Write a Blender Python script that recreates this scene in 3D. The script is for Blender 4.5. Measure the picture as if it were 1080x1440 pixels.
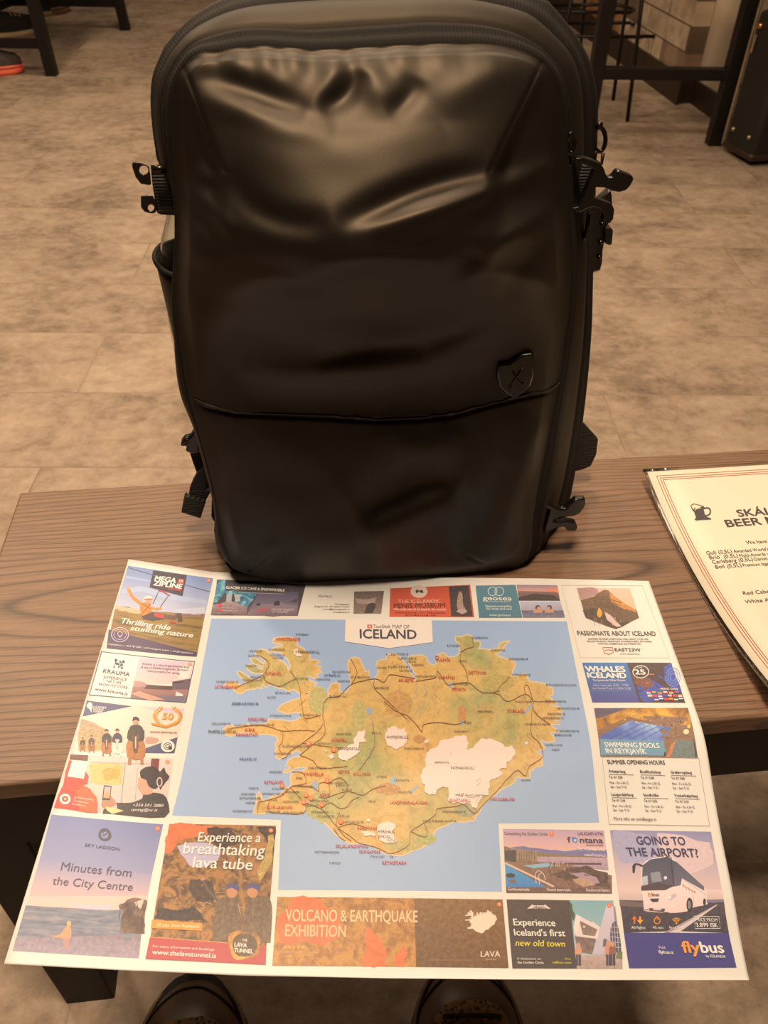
import bpy, bmesh, math, random
import numpy as np
from mathutils import Vector, Matrix, noise as mnoise
random.seed(7)
for o in list(bpy.data.objects): bpy.data.objects.remove(o)
SC = bpy.context.scene
COL = SC.collection
# ------------------------------------------------------------------ camera
F_PX = 1150.0
PITCH, ROLL, YAW = 0.7183038915, 0.0196720621, -0.1246303056
FLOOR_ROT, SHEET_ROT = -0.0969962279, -0.0926188026
H = 0.60            # camera above the table top
TZ = 0.48           # table top above the floor
CAMZ = TZ + H
def _cam():
    cp, sp = math.cos(PITCH), math.sin(PITCH)
    w = np.array([0, cp, -sp]); u = np.array([0, sp, cp]); r = np.array([1., 0, 0])
    cr, sr = math.cos(ROLL), math.sin(ROLL)
    r, u = r * cr + u * sr, u * cr - r * sr
    cy, sy = math.cos(YAW), math.sin(YAW)
    Z = np.array([[cy, -sy, 0], [sy, cy, 0], [0, 0, 1]])
    return Z @ r, Z @ u, Z @ w
CR, CU, CW = _cam()
cam_data = bpy.data.cameras.new('camera')
cam_data.sensor_fit = 'VERTICAL'; cam_data.sensor_height = 36.0
cam_data.lens = F_PX * 36.0 / 1440.0
cam_data.clip_start = 0.02
cam_data.dof.use_dof = True; cam_data.dof.focus_distance = 0.74; cam_data.dof.aperture_fstop = 13.0
cam = bpy.data.objects.new('camera', cam_data); COL.objects.link(cam)
cam.matrix_world = Matrix(((CR[0], CU[0], -CW[0], 0), (CR[1], CU[1], -CW[1], 0), (CR[2], CU[2], -CW[2], CAMZ), (0, 0, 0, 1)))
SC.camera = cam
# ------------------------------------------------------------------ light and exposure
SC.view_settings.view_transform = 'Standard'; SC.view_settings.look = 'None'
SC.view_settings.gamma = 1.0; SC.view_settings.use_curve_mapping = False
SC.view_settings.exposure = 0.0
world = bpy.data.worlds.new('room_light'); SC.world = world; world.use_nodes = True
bg = world.node_tree.nodes['Background']
bg.inputs[0].default_value = (1.0, 0.66, 0.42, 1); bg.inputs[1].default_value = 0.045
def overhead_light(x, y, z, power, size, color=(1.0, 0.76, 0.52), target=None):
    d = bpy.data.lights.new('overhead_light', 'AREA'); d.energy = power; d.shape = 'DISK'; d.size = size; d.color = color
    o = bpy.data.objects.new('overhead_light', d); COL.objects.link(o); o.location = (x, y, z)
    if target is not None:
        o.rotation_euler = (Vector(target) - Vector((x, y, z))).to_track_quat('-Z', 'Y').to_euler()
    return o
overhead_light(-0.02, 0.16, 2.75, 72, 0.40)          # lamp over the bench
overhead_light(0.15, 1.75, 2.75, 34, 0.35)
overhead_light(-1.25, 2.2, 2.75, 46, 0.45)
overhead_light(1.5, 2.2, 2.75, 8, 0.45)
overhead_light(1.15, 3.5, 2.75, 22, 0.4)  # added light, no known fitting: brightens the plank cladding and grey wall
overhead_light(-0.5, 4.2, 2.75, 34, 0.5)
overhead_light(-2.2, 5.6, 2.75, 18, 0.5)

# ------------------------------------------------------------------ geometry helpers
def ray(px, py):
    return CW * F_PX + CR * (px - 540.0) - CU * (py - 720.0)
def on_z(px, py, z):
    d = ray(px, py); P = d * ((z - CAMZ) / d[2]); P[2] += CAMZ; return P
def on_y(px, py, y):
    d = ray(px, py); P = d * (y / d[1]); P[2] += CAMZ; return P
def on_vplane(px, py, p0, ang):
    """ray met with the upright plane through p0 that runs along heading ang"""
    n = np.array([-math.sin(ang), math.cos(ang), 0]); d = ray(px, py)
    P = d * ((n[:2] @ np.array(p0[:2])) / (n @ d)); P[2] += CAMZ; return P
def to_px(P):
    q = np.array(P, float) - np.array([0, 0, CAMZ])
    k = q @ CW
    return 540 + F_PX * (q @ CR) / k, 720 - F_PX * (q @ CU) / k
def tag(o, label=None, cat=None, group=None, kind=None):
    if label: o['label'] = label
    if cat: o['category'] = cat
    if group: o['group'] = group
    if kind: o['kind'] = kind
    return o
def empty(name, loc, rz=0.0):
    o = bpy.data.objects.new(name, None); COL.objects.link(o)
    o.location = loc; o.rotation_euler = (0, 0, rz); o.empty_display_size = 0.05
    return o
def link(name, bm, mats, parent=None, smooth=False, world_space=True):
    """links a bmesh as ONE mesh object; geometry is given in world space and is re-based to its parent"""
    me = bpy.data.meshes.new(name)
    bm.normal_update(); bm.to_mesh(me); bm.free()
    if not isinstance(mats, (list, tuple)): mats = [mats]
    for m in mats: me.materials.append(m)
    if smooth:
        for p in me.polygons: p.use_smooth = True
    o = bpy.data.objects.new(name, me); COL.objects.link(o)
    if parent is not None:
        o.parent = parent
        if world_space:
            pm = parent.matrix_basis
            par = parent.parent
            while par is not None:
                pm = par.matrix_basis @ pm; par = par.parent
            me.transform(pm.inverted())
    return o
def autosmooth(o, ang=40):
    for p in o.data.polygons: p.use_smooth = True
    try: o.data.set_sharp_from_angle(angle=math.radians(ang))
    except Exception: pass
    return o
def bev(o, w=0.002, seg=2, ang=35):
    m = o.modifiers.new('bevel', 'BEVEL'); m.width = w; m.segments = seg; m.limit_method = 'ANGLE'; m.angle_limit = math.radians(ang)
    return o
def box(bm, cx, cy, cz, sx, sy, sz, rz=0.0):
    r = bmesh.ops.create_cube(bm, size=1.0)
    M = Matrix.Translation((cx, cy, cz)) @ Matrix.Rotation(rz, 4, 'Z') @ Matrix.Diagonal((sx, sy, sz, 1))
    bmesh.ops.transform(bm, matrix=M, verts=r['verts']); return r['verts']
def bar(bm, a, b, wx, wy, up=(0, 0, 1)):
    a, b = Vector(a), Vector(b); d = (b - a); L = d.length; d.normalize()
    u = Vector(up)
    if abs(d.dot(u)) > .95: u = Vector((0, 1, 0))
    x = d.cross(u).normalized(); y = x.cross(d).normalized()
    M = Matrix((x, y, d)).transposed().to_4x4(); M.translation = (a + b) / 2
    r = bmesh.ops.create_cube(bm, size=1.0)
    bmesh.ops.transform(bm, matrix=M @ Matrix.Diagonal((wx, wy, L, 1)), verts=r['verts'])
def tube(bm, pts, rad, seg=10, closed=False, cap=True):
    pts = [Vector(p) for p in pts]; n = len(pts); rings = []; prev = None
    rads = rad if isinstance(rad, (list, tuple)) else [rad] * n
    for i, p in enumerate(pts):
        if closed: t = pts[(i + 1) % n] - pts[i - 1]
        else: t = pts[min(i + 1, n - 1)] - pts[max(i - 1, 0)]
        if t.length < 1e-9: t = Vector((0, 0, 1))
        t.normalize()
        if prev is None:
            u = Vector((0, 0, 1)) if abs(t.z) < .9 else Vector((1, 0, 0))
            x = t.cross(u).normalized()
        else: x = (prev - t * prev.dot(t)).normalized()
        prev = x; y = t.cross(x)
        rings.append([bm.verts.new(p + (x * math.cos(k * 2 * math.pi / seg) + y * math.sin(k * 2 * math.pi / seg)) * rads[i]) for k in range(seg)])
    m = n if closed else n - 1
    for i in range(m):
        A, B = rings[i], rings[(i + 1) % n]
        for k in range(seg): bm.faces.new((A[k], A[(k + 1) % seg], B[(k + 1) % seg], B[k]))
    if cap and not closed:
        bm.faces.new(rings[0][::-1]); bm.faces.new(rings[-1])
def crom(pts, n=8, closed=False):
    P = [np.array(p, float) for p in pts]; out = []
    m = len(P)
    for i in range(m if closed else m - 1):
        if closed: a, b, c, d = P[i - 1], P[i], P[(i + 1) % m], P[(i + 2) % m]
        else: a, b, c, d = P[max(i - 1, 0)], P[i], P[i + 1], P[min(i + 2, m - 1)]
        for k in range(n):
            t = k / n
            out.append(.5 * ((2 * b) + (c - a) * t + (2 * a - 5 * b + 4 * c - d) * t * t + (3 * b - a - 3 * c + d) * t ** 3))
    if not closed: out.append(P[-1])
    return out
def resample(pts, n):
    P = np.array(pts, float); d = np.r_[0, np.cumsum(np.linalg.norm(np.diff(P, axis=0), axis=1))]
    t = np.linspace(0, d[-1], n)
    return np.stack([np.interp(t, d, P[:, k]) for k in range(P.shape[1])], 1)
def grid_mesh(bm, G, uv=None, closed_u=False):
    """G: array (n, m, 3) -> quads"""
    n, m = G.shape[:2]
    V = [[bm.verts.new(G[i, j]) for j in range(m)] for i in range(n)]
    L = bm.loops.layers.uv.verify()
    for i in range(n - 1):
        for j in range(m - 1):
            f = bm.faces.new((V[i][j], V[i][j + 1], V[i + 1][j + 1], V[i + 1][j]))
            for lp, (a, b) in zip(f.loops, ((i, j), (i, j + 1), (i + 1, j + 1), (i + 1, j))):
                lp[L].uv = (uv[a, b] if uv is not None else (b / (m - 1), a / (n - 1)))
    return V
def cutout(name, px_pts, y, thick, mat, parent, bevel=0.0012, tilt=0.0):
    """a flat moulded piece: its outline stands at depth y, thick along y"""
    bm = bmesh.new()
    P = [on_y(a, b, y) for a, b in px_pts]
    cx = sum(p[0] for p in P) / len(P)
    front = [bm.verts.new((p[0], p[1] + (p[0] - cx) * tilt, p[2])) for p in P]
    f = bm.faces.new(front)
    r = bmesh.ops.extrude_face_region(bm, geom=[f])
    vs = [v for v in r['geom'] if isinstance(v, bmesh.types.BMVert)]
    bmesh.ops.translate(bm, vec=(0, thick, 0), verts=vs)
    bmesh.ops.recalc_face_normals(bm, faces=bm.faces)
    bmesh.ops.triangulate(bm, faces=[q for q in bm.faces if len(q.verts) > 4])
    o = link(name, bm, mat, parent)
    if bevel: bev(o, bevel, 2, 30)
    autosmooth(o, 45)
    return o
# ------------------------------------------------------------------ materials
def s2l(c):
    return c / 12.92 if c <= .04045 else ((c + .055) / 1.055) ** 2.4
def hexl(h):
    h = h.lstrip('#'); return tuple(s2l(int(h[i:i + 2], 16) / 255) for i in (0, 2, 4))
class MB:
    def __init__(s, name):
        s.m = bpy.data.materials.new(name); s.m.use_nodes = True; s.t = s.m.node_tree
        s.b = s.t.nodes['Principled BSDF']; s.x = -200
    def n(s, typ, **kw):
        nd = s.t.nodes.new(typ); s.x -= 30; nd.location = (s.x, 0)
        for k, v in kw.items():
            if k.startswith('_'): setattr(nd, k[1:], v)
            else:
                key = int(k[1:]) if k[0] == 'i' and k[1:].isdigit() else k.replace('__', ' ')
                nd.inputs[key].default_value = v
        return nd
    def l(s, a, ao, b, bi): s.t.links.new(a.outputs[ao], b.inputs[bi])
    def ramp(s, stops):
        r = s.n('ShaderNodeValToRGB'); e = r.color_ramp.elements
        while len(e) > 1: e.remove(e[-1])
        e[0].position = stops[0][0]; e[0].color = (*stops[0][1], 1)
        for p, c in stops[1:]:
            q = e.new(p); q.color = (*c, 1)
        return r
    def set(s, **kw):
        for k, v in kw.items(): s.b.inputs[k.replace('__', ' ')].default_value = v
        return s
    def bump(s, src, out, strength, dist):
        b = s.n('ShaderNodeBump', Strength=strength, Distance=dist); s.l(src, out, b, 'Height'); s.l(b, 0, s.b, 'Normal')
def plain(name, col, rough=.5, metal=0.0, noise=0.0, nscale=40, bump=0.0, spec=.5, coat=0.0):
    k = MB(name); c = hexl(col) if isinstance(col, str) else col
    k.set(Roughness=rough, Metallic=metal); k.b.inputs['Specular IOR Level'].default_value = spec
    k.b.inputs['Coat Weight'].default_value = coat
    k.b.inputs['Base Color'].default_value = (*c, 1)
    if noise or bump:
        tc = k.n('ShaderNodeTexCoord'); nz = k.n('ShaderNodeTexNoise', Scale=nscale, Detail=6.0); k.l(tc, 'Object', nz, 'Vector')
        if noise:
            r = k.ramp([(.3, tuple(x * (1 - noise) for x in c)), (.7, tuple(min(1, x * (1 + noise)) for x in c))])
            k.l(nz, 0, r, 0); k.l(r, 0, k.b, 'Base Color')
        if bump: k.bump(nz, 0, bump, .002)
    return k.m
def glassy(name, col=(1, 1, 1), rough=.03):
    k = MB(name); k.set(Roughness=rough, IOR=1.45); k.b.inputs['Transmission Weight'].default_value = 1.0
    k.b.inputs['Base Color'].default_value = (*col, 1); return k.m
# floor: stone-look vinyl planks
def floor_material():
    k = MB('vinyl_plank_floor')
    tc = k.n('ShaderNodeTexCoord'); mp = k.n('ShaderNodeMapping'); mp.inputs['Rotation'].default_value = (0, 0, -FLOOR_ROT)
    mp.inputs['Location'].default_value = (0.35, 0.065, 0)
    k.l(tc, 'Object', mp, 'Vector')
    br = k.n('ShaderNodeTexBrick', _offset=.37, Scale=1.0, Mortar__Size=.0022, Mortar__Smooth=.4, Bias=0.0, Brick__Width=.92, Row__Height=.2885)
    br.inputs['Color1'].default_value = (0, 0, 0, 1); br.inputs['Color2'].default_value = (1, 1, 1, 1); br.inputs['Mortar'].default_value = (.5, .5, .5, 1)
    k.l(mp, 0, br, 'Vector')
    bw = k.n('ShaderNodeRGBToBW'); k.l(br, 0, bw, 0)
    # blotches, shifted from plank to plank and stretched along it
    sc = k.n('ShaderNodeVectorMath', _operation='MULTIPLY'); sc.inputs[1].default_value = (.85, 1.0, 1.0); k.l(mp, 0, sc, 0)
    off = k.n('ShaderNodeVectorMath', _operation='MULTIPLY_ADD'); off.inputs[1].default_value = (3.1, 5.7, 9.3)
    k.l(br, 0, off, 0); k.l(sc, 0, off, 2)
    n1 = k.n('ShaderNodeTexNoise', Scale=4.2, Detail=9.0, Roughness=.66, Distortion=.4); k.l(off, 0, n1, 'Vector')
    n2 = k.n('ShaderNodeTexNoise', Scale=26.0, Detail=8.0, Roughness=.72); k.l(off, 0, n2, 'Vector')
    mx = k.n('ShaderNodeMix', _data_type='FLOAT'); mx.inputs[0].default_value = .45; k.l(n1, 0, mx, 2); k.l(n2, 0, mx, 3)
    ad = k.n('ShaderNodeMath', _operation='MULTIPLY_ADD'); ad.inputs[1].default_value = .035; k.l(bw, 0, ad, 0); k.l(mx, 0, ad, 2)
    r = k.ramp([(.36, (.13, .094, .071)), (.46, (.235, .172, .125)), (.53, (.315, .235, .174)), (.66, (.42, .32, .24))]); k.l(ad, 0, r, 0)
    m2 = k.n('ShaderNodeMix', _data_type='RGBA', _blend_type='MULTIPLY'); 
    fr = k.n('ShaderNodeMath', _operation='MULTIPLY'); fr.inputs[1].default_value = .28
    k.l(br, 'Fac', fr, 0); k.l(fr, 0, m2, 0); k.l(r, 0, m2, 6); m2.inputs[7].default_value = (.35, .33, .3, 1)
    k.l(m2, 2, k.b, 'Base Color'); k.set(Roughness=.62); k.b.inputs['Specular IOR Level'].default_value = .3
    # small pits
    vo = k.n('ShaderNodeTexNoise', Scale=120.0, Detail=3.0); k.l(mp, 0, vo, 'Vector')
    k.bump(vo, 0, .15, .002)
    return k.m
def wood_material():
    k = MB('brown_ash_veneer')
    tc = k.n('ShaderNodeTexCoord'); mp = k.n('ShaderNodeMapping'); mp.inputs['Location'].default_value = (.29, 0, 0); k.l(tc, 'Object', mp, 0)
    st = k.n('ShaderNodeVectorMath', _operation='MULTIPLY'); st.inputs[1].default_value = (.9, 5.0, 5.0); k.l(mp, 0, st, 0)
    big = k.n('ShaderNodeTexNoise', Scale=1.6, Detail=3.0, Roughness=.5, Distortion=.3); k.l(st, 0, big, 'Vector')
    sp = k.n('ShaderNodeSeparateXYZ'); k.l(tc, 'Object', sp, 0)
    # nested cathedral rings, much longer along the board than across it
    ax = k.n('ShaderNodeMath', _operation='MULTIPLY_ADD'); ax.inputs[1].default_value = .085; ax.inputs[2].default_value = .024; k.l(sp, 0, ax, 0)
    wy = k.n('ShaderNodeMath', _operation='MULTIPLY_ADD'); wy.inputs[1].default_value = .055; k.l(big, 0, wy, 0); k.l(sp, 1, wy, 2)
    wo = k.n('ShaderNodeMath', _operation='ADD'); wo.inputs[1].default_value = -.030; k.l(wy, 0, wo, 0)
    p1 = k.n('ShaderNodeMath', _operation='POWER'); p1.inputs[1].default_value = 2.0; k.l(ax, 0, p1, 0)
    p2 = k.n('ShaderNodeMath', _operation='MULTIPLY'); k.l(wo, 0, p2, 0); k.l(wo, 0, p2, 1)
    sm = k.n('ShaderNodeMath', _operation='ADD'); k.l(p1, 0, sm, 0); k.l(p2, 0, sm, 1)
    pw = k.n('ShaderNodeMath', _operation='POWER'); pw.inputs[1].default_value = .70; k.l(sm, 0, pw, 0)
    ml = k.n('ShaderNodeMath', _operation='MULTIPLY'); ml.inputs[1].default_value = 9.0 / .1 ** 1.4; k.l(pw, 0, ml, 0)
    fr = k.n('ShaderNodeMath', _operation='FRACT'); k.l(ml, 0, fr, 0)
    ring = k.ramp([(.0, (.1, .1, .1)), (.10, (.62, .62, .62)), (.24, (.95, .95, .95)), (.6, (1, 1, 1)), (.9, (.9, .9, .9)), (1.0, (.1, .1, .1))]); k.l(fr, 0, ring, 0)
    s2 = k.n('ShaderNodeVectorMath', _operation='MULTIPLY'); s2.inputs[1].default_value = (9.0, 420.0, 60.0); k.l(mp, 0, s2, 0)
    pore = k.n('ShaderNodeTexNoise', Scale=1.6, Detail=4.0, Roughness=.7); k.l(s2, 0, pore, 'Vector')
    pr = k.ramp([(.38, (0, 0, 0)), (.55, (1, 1, 1))]); k.l(pore, 0, pr, 0)
    r1 = k.n('ShaderNodeMix', _data_type='RGBA'); k.l(ring, 0, r1, 0); r1.inputs[6].default_value = (.028, .016, .011, 1); r1.inputs[7].default_value = (.20, .115, .070, 1)
    r2 = k.n('ShaderNodeMix', _data_type='RGBA', _blend_type='MULTIPLY'); r2.inputs[0].default_value = .45; k.l(r1, 2, r2, 6); k.l(pr, 0, r2, 7)
    ad = k.n('ShaderNodeMix', _data_type='RGBA'); ad.inputs[0].default_value = .15; k.l(r2, 2, ad, 6); ad.inputs[7].default_value = (.175, .102, .064, 1)
    k.l(ad, 2, k.b, 'Base Color'); k.set(Roughness=.42); k.b.inputs['Specular IOR Level'].default_value = .45
    k.bump(pore, 0, .12, .001)
    return k.m
M_FLOOR, M_WOOD = floor_material(), wood_material()
M_BLACKWOOD = plain('black_lacquered_wood', '#0e0a08', .55, noise=.2, nscale=20, spec=.25)
M_BLACKMETAL = plain('black_powder_coat', '#120d0a', .5, noise=.15, nscale=30, spec=.35)
M_GREYWALL = plain('grey_painted_wall', '#b9a791', .8, noise=.06, nscale=3, bump=.1)
M_SKIRT = plain('dark_brown_skirting', '#2b1d14', .5)
def clad_material():
    k = MB('reclaimed_plank_cladding')
    tc = k.n('ShaderNodeTexCoord'); mp = k.n('ShaderNodeMapping'); mp.inputs['Rotation'].default_value = (math.radians(90), 0, math.radians(90))
    sx = k.n('ShaderNodeSeparateXYZ'); k.l(tc, 'Object', sx, 0); cx = k.n('ShaderNodeCombineXYZ'); k.l(sx, 1, cx, 0); k.l(sx, 2, cx, 1)
    br = k.n('ShaderNodeTexBrick', _offset=.43, Scale=1.0, Mortar__Size=.004, Brick__Width=.62, Row__Height=.105, Bias=-.1)
    br.inputs['Color1'].default_value = (0, 0, 0, 1); br.inputs['Color2'].default_value = (1, 1, 1, 1); br.inputs['Mortar'].default_value = (.02, .02, .02, 1)
    k.l(cx, 0, br, 'Vector'); r = k.ramp([(0, hexl('#63503f')), (.3, hexl('#8a7360')), (.5, hexl('#9a6c44')), (.72, hexl('#b9a48c')), (1, hexl('#f2e2c6'))])
    r.color_ramp.interpolation = 'CONSTANT'
    k.l(br, 0, r, 0); nz = k.n('ShaderNodeTexNoise', Scale=14.0, Detail=6.0); k.l(cx, 0, nz, 'Vector')
    m = k.n('ShaderNodeMix', _data_type='RGBA', _blend_type='OVERLAY'); m.inputs[0].default_value = .7; k.l(r, 0, m, 6); k.l(nz, 0, m, 7)
    k.l(m, 2, k.b, 'Base Color'); k.set(Roughness=.75); return k.m
M_CLAD = clad_material()

# ------------------------------------------------------------------ the setting
bm = bmesh.new(); box(bm, 0, 3.0, -.025, 12, 14, .05); tag(link('floor', bm, M_FLOOR), kind='structure')
WX = 1.955
bm = bmesh.new(); box(bm, WX + .06, 7.3, 1.4, .12, 7.2, 2.8); tag(link('wall_right', bm, M_GREYWALL), kind='structure')
bm = bmesh.new(); box(bm, 4.05, 3.76, 1.4, 4.07, .12, 2.8); tag(link('wall_corner', bm, M_GREYWALL), kind='structure')
bm = bmesh.new(); box(bm, WX - .042, 7.5, 1.4, .08, 6.9, 2.79); tag(link('trim_1', bm, M_CLAD), kind='structure')
bm = bmesh.new(); box(bm, WX - .09, 7.46, .06, .014, 6.9, .12); box(bm, WX - .042, 4.043, .06, .094, .012, .12); tag(link('baseboard_right', bm, M_SKIRT), kind='structure')
bm = bmesh.new(); box(bm, WX - .008, 3.855, .05, .014, .36, .1); tag(link('baseboard_corner', bm, M_SKIRT), kind='structure')
# ------------------------------------------------------------------ low wooden table
TX0, TX1, TY0, TY1 = -.322, 1.10, .380, .754
tbl = empty('coffee_table', ((TX0 + TX1) / 2, (TY0 + TY1) / 2, 0))
tag(tbl, 'low dark brown wood-grain table on square black legs, backpack standing on it', 'table')
bm = bmesh.new(); box(bm, (TX0 + TX1) / 2, (TY0 + TY1) / 2, TZ - .011, TX1 - TX0, TY1 - TY0, .022)
o = link('table_top', bm, M_WOOD, tbl); bev(o, .0025, 3)
bm = bmesh.new(); box(bm, (TX0 + TX1) / 2, TY0 + .014, TZ - .061, TX1 - TX0 - .02, .022, .078); o = link('apron', bm, M_BLACKWOOD, tbl); bev(o)
bm = bmesh.new(); box(bm, (TX0 + TX1) / 2, TY1 - .016, TZ - .061, TX1 - TX0 - .02, .022, .078); o = link('apron', bm, M_BLACKWOOD, tbl); bev(o)
for x in (TX0 + .016, TX1 - .016):
    bm = bmesh.new(); box(bm, x, (TY0 + TY1) / 2, TZ - .061, .022, TY1 - TY0 - .06, .078); o = link('apron', bm, M_BLACKWOOD, tbl); bev(o)
for x in (TX0 + .031, TX1 - .031):
    for y in (TY0 + .031, TY1 - .031):
        bm = bmesh.new(); box(bm, x, y, (TZ - .0225) / 2, .056, .056, TZ - .0225); o = link('leg', bm, M_BLACKWOOD, tbl); bev(o, .002)
# ------------------------------------------------------------------ tall table with black frame, top left
a = -FLOOR_ROT
def rot2(x, y, an=FLOOR_ROT):
    return np.array([x * math.cos(an) - y * math.sin(an), x * math.sin(an) + y * math.cos(an)])
lt = empty('high_table', (-1.75, 5.2, 0))
tag(lt, 'black framed table whose splayed legs stand at the upper left, shoes beneath it', 'table')
L1, L2 = on_z(74, 106, 0), on_z(177, 42, 0)
dirx = np.array([-math.cos(FLOOR_ROT), -math.sin(FLOOR_ROT)])
feet = [L1[:2], L2[:2], L1[:2] + dirx * 1.3, L2[:2] + dirx * 1.3]
cen = sum(feet) / 4
for f in feet:
    top = f + (cen - f) * .07
    bm = bmesh.new(); bar(bm, (f[0], f[1], 0), (top[0], top[1], .72), .052, .052, up=(dirx[0], dirx[1], 0)); link('leg', bm, M_BLACKMETAL, lt)
for i, j in ((0, 2), (1, 3)):
    p, q = feet[i] + (cen - feet[i]) * .012, feet[j] + (cen - feet[j]) * .012
    bm = bmesh.new(); bar(bm, (p[0], p[1], .14), (q[0], q[1], .14), .03, .04); link('stretcher', bm, M_BLACKMETAL, lt)
p, q = (feet[0] + feet[2]) / 2, (feet[1] + feet[3]) / 2
bm = bmesh.new(); bar(bm, (p[0], p[1], .14), (q[0], q[1], .14), .03, .04); link('stretcher', bm, M_BLACKMETAL, lt)
bm = bmesh.new(); box(bm, cen[0], cen[1], .74, 1.45, 1.2, .04, FLOOR_ROT); o = link('table_top', bm, M_BLACKWOOD, lt); bev(o)
# ------------------------------------------------------------------ tall bar table, top right
rt = empty('bar_table', (1.4, 3.9, 0))
tag(rt, 'tall black metal bar table frame with a low crossbar beside the suitcase', 'table')
PR = on_z(1002, 203, 0)
eb = np.array([math.cos(FLOOR_ROT), math.sin(FLOOR_ROT)])
PLs = on_vplane(838, 104, PR, FLOOR_ROT)
PL = np.array([PLs[0], PLs[1]])
back = np.array([-eb[1], eb[0]])
zs = on_vplane(930, 103, PR, FLOOR_ROT)[2]
cor = [PR[:2], PL]
for i, f in enumerate(cor):
    bm = bmesh.new(); box(bm, f[0], f[1], .5, .055, .055, 1.0, FLOOR_ROT); o = link('leg', bm, M_BLACKMETAL, rt); bev(o, .003)
bm = bmesh.new(); bar(bm, (PR[0], PR[1], zs), (PL[0], PL[1], zs), .05, .042); o = link('crossbar', bm, M_BLACKMETAL, rt); bev(o, .003)
mid = (cor[0] + cor[1]) / 2
bm = bmesh.new(); box(bm, mid[0] + .0, mid[1], 1.02, abs(PR[0] - PL[0]) + .02, .68, .04, FLOOR_ROT); o = link('table_top', bm, M_BLACKWOOD, rt); bev(o)
# ------------------------------------------------------------------ wire bar stools under it
def bar_stool(name, label, foot_px, loop_z, shift, legs_px):
    st = empty(name, (0, 0, 0)); 
    P = [on_z(x, y, 0) for x, y in legs_px]
    c = sum(P) / len(P); st.location = (c[0], c[1], 0)
    tag(st, label, 'stool', 'wire bar stools by the plank wall')
    for q in P:
        t = c + (q - c) * .72
        bm = bmesh.new(); tube(bm, [(q[0], q[1], 0), (t[0], t[1], .72)], .0085, 10); link('leg', bm, M_BLACKMETAL, st, True)
    loop = [on_z(x, y, loop_z) for x, y in foot_px]
    L = []
    for i in range(len(loop)):
        p0, p1, p2 = loop[i - 1], loop[i], loop[(i + 1) % len(loop)]
        for t in (.12, 0, -.12):
            L.append(p1 + ((p0 - p1) * t if t > 0 else (p2 - p1) * -t) if t else p1 * .7 + (p0 + p2) * .15)
    L2 = []
    for i, q in enumerate(L): L2.append(q)
    bm = bmesh.new(); tube(bm, L2, .0085, 10, closed=True); link('footrest', bm, M_BLACKMETAL, st, True)
    bm = bmesh.new(); box(bm, c[0], c[1], .735, .34, .34, .03, FLOOR_ROT); o = link('seat', bm, M_BLACKMETAL, st); bev(o, .01)
    return st
bar_stool('bar_stool', 'thin black wire bar stool, the nearer one behind the crossbar',
          [(770, 33), (903, 32), (931, 47), (922, 52), (770, 51)], .20, 0, [(862, 141), (882, 171), (772, 160), (776, 136)])
bar_stool('bar_stool', 'thin black wire bar stool seen beyond the nearer stool, mostly hidden by backpack',
          [(758, 8), (868, 6), (893, 14), (884, 18), (757, 16)], .30, 0, [(793, 62), (815, 80), (742, 84), (738, 64)])
# ------------------------------------------------------------------ suitcase
M_CASE = plain('black_case_fabric', '#16110f', .6, noise=.2, nscale=60, bump=.15)
M_SILVER = plain('brushed_silver', '#b8a58c', .35, metal=.9)
A, B = on_z(1013, 213, 0)[:2], on_z(1052, 236, 0)[:2]
sd = (B - A); dep = np.linalg.norm(sd); sd /= dep; rd = np.array([-sd[1], sd[0]])
if rd[0] < 0: rd = -rd
WC = .36
cc = A + sd * dep / 2 + rd * WC / 2
case = empty('suitcase', (cc[0], cc[1], 0)); case.rotation_euler = (0, 0, math.atan2(rd[1], rd[0]))
tag(case, 'upright black suitcase with silver trim beside the bar table leg', 'suitcase')
def case_part(name, fn, mat, bw=0.0, sm=False, parent=case):
    bm = bmesh.new(); fn(bm); o = link(name, bm, mat, parent, world_space=False)
    if bw: bev(o, bw, 3)
    if sm: autosmooth(o)
    return o
body = case_part('shell', lambda b: box(b, 0, 0, .265, WC, dep, .49), M_CASE, .022, True)
case_part('base_rim', lambda b: box(b, 0, 0, .035, WC + .006, dep + .006, .03), M_SKIRT, .012, True)
xl, yf = -WC / 2, -dep / 2
yb = dep / 2
for xx, oo in ((xl + .004, .006), (xl + .12, .058)):
    case_part('trim_rail', lambda b: tube(b, [(xx, yb + .004, .03), (xx, yb + oo, .08), (xx, yb + oo, .42), (xx, yb + .006, .50), (xx, yb + .004, .58)], .0062, 8), M_SILVER, 0, True)
for zz in (.12, .24, .38):
    case_part('trim_bar', lambda b: bar(b, (xl + .004, yb + .006, zz), (xl + .12, yb + .058, zz + .02), .008, .014), M_SILVER)
for yy in (-.055, .055):
    case_part('stud', lambda b: bmesh.ops.create_uvsphere(b, u_segments=12, v_segments=8, radius=.009, matrix=Matrix.Translation((xl - .001, yy, .10))), M_SILVER, 0, True)
case_part('zip_pull', lambda b: (tube(b, [(xl - .004, yb - .03, .43), (xl - .008, yb - .032, .40), (xl - .006, yb - .03, .37)], .005, 8)), M_SILVER, 0, True)
case_part('clasp', lambda b: bmesh.ops.create_uvsphere(b, u_segments=12, v_segments=8, radius=.012, matrix=Matrix.Translation((xl - .004, yb - .04, .46))), plain('gold_clasp', '#c08a4a', .3, metal=1), 0, True)
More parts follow.
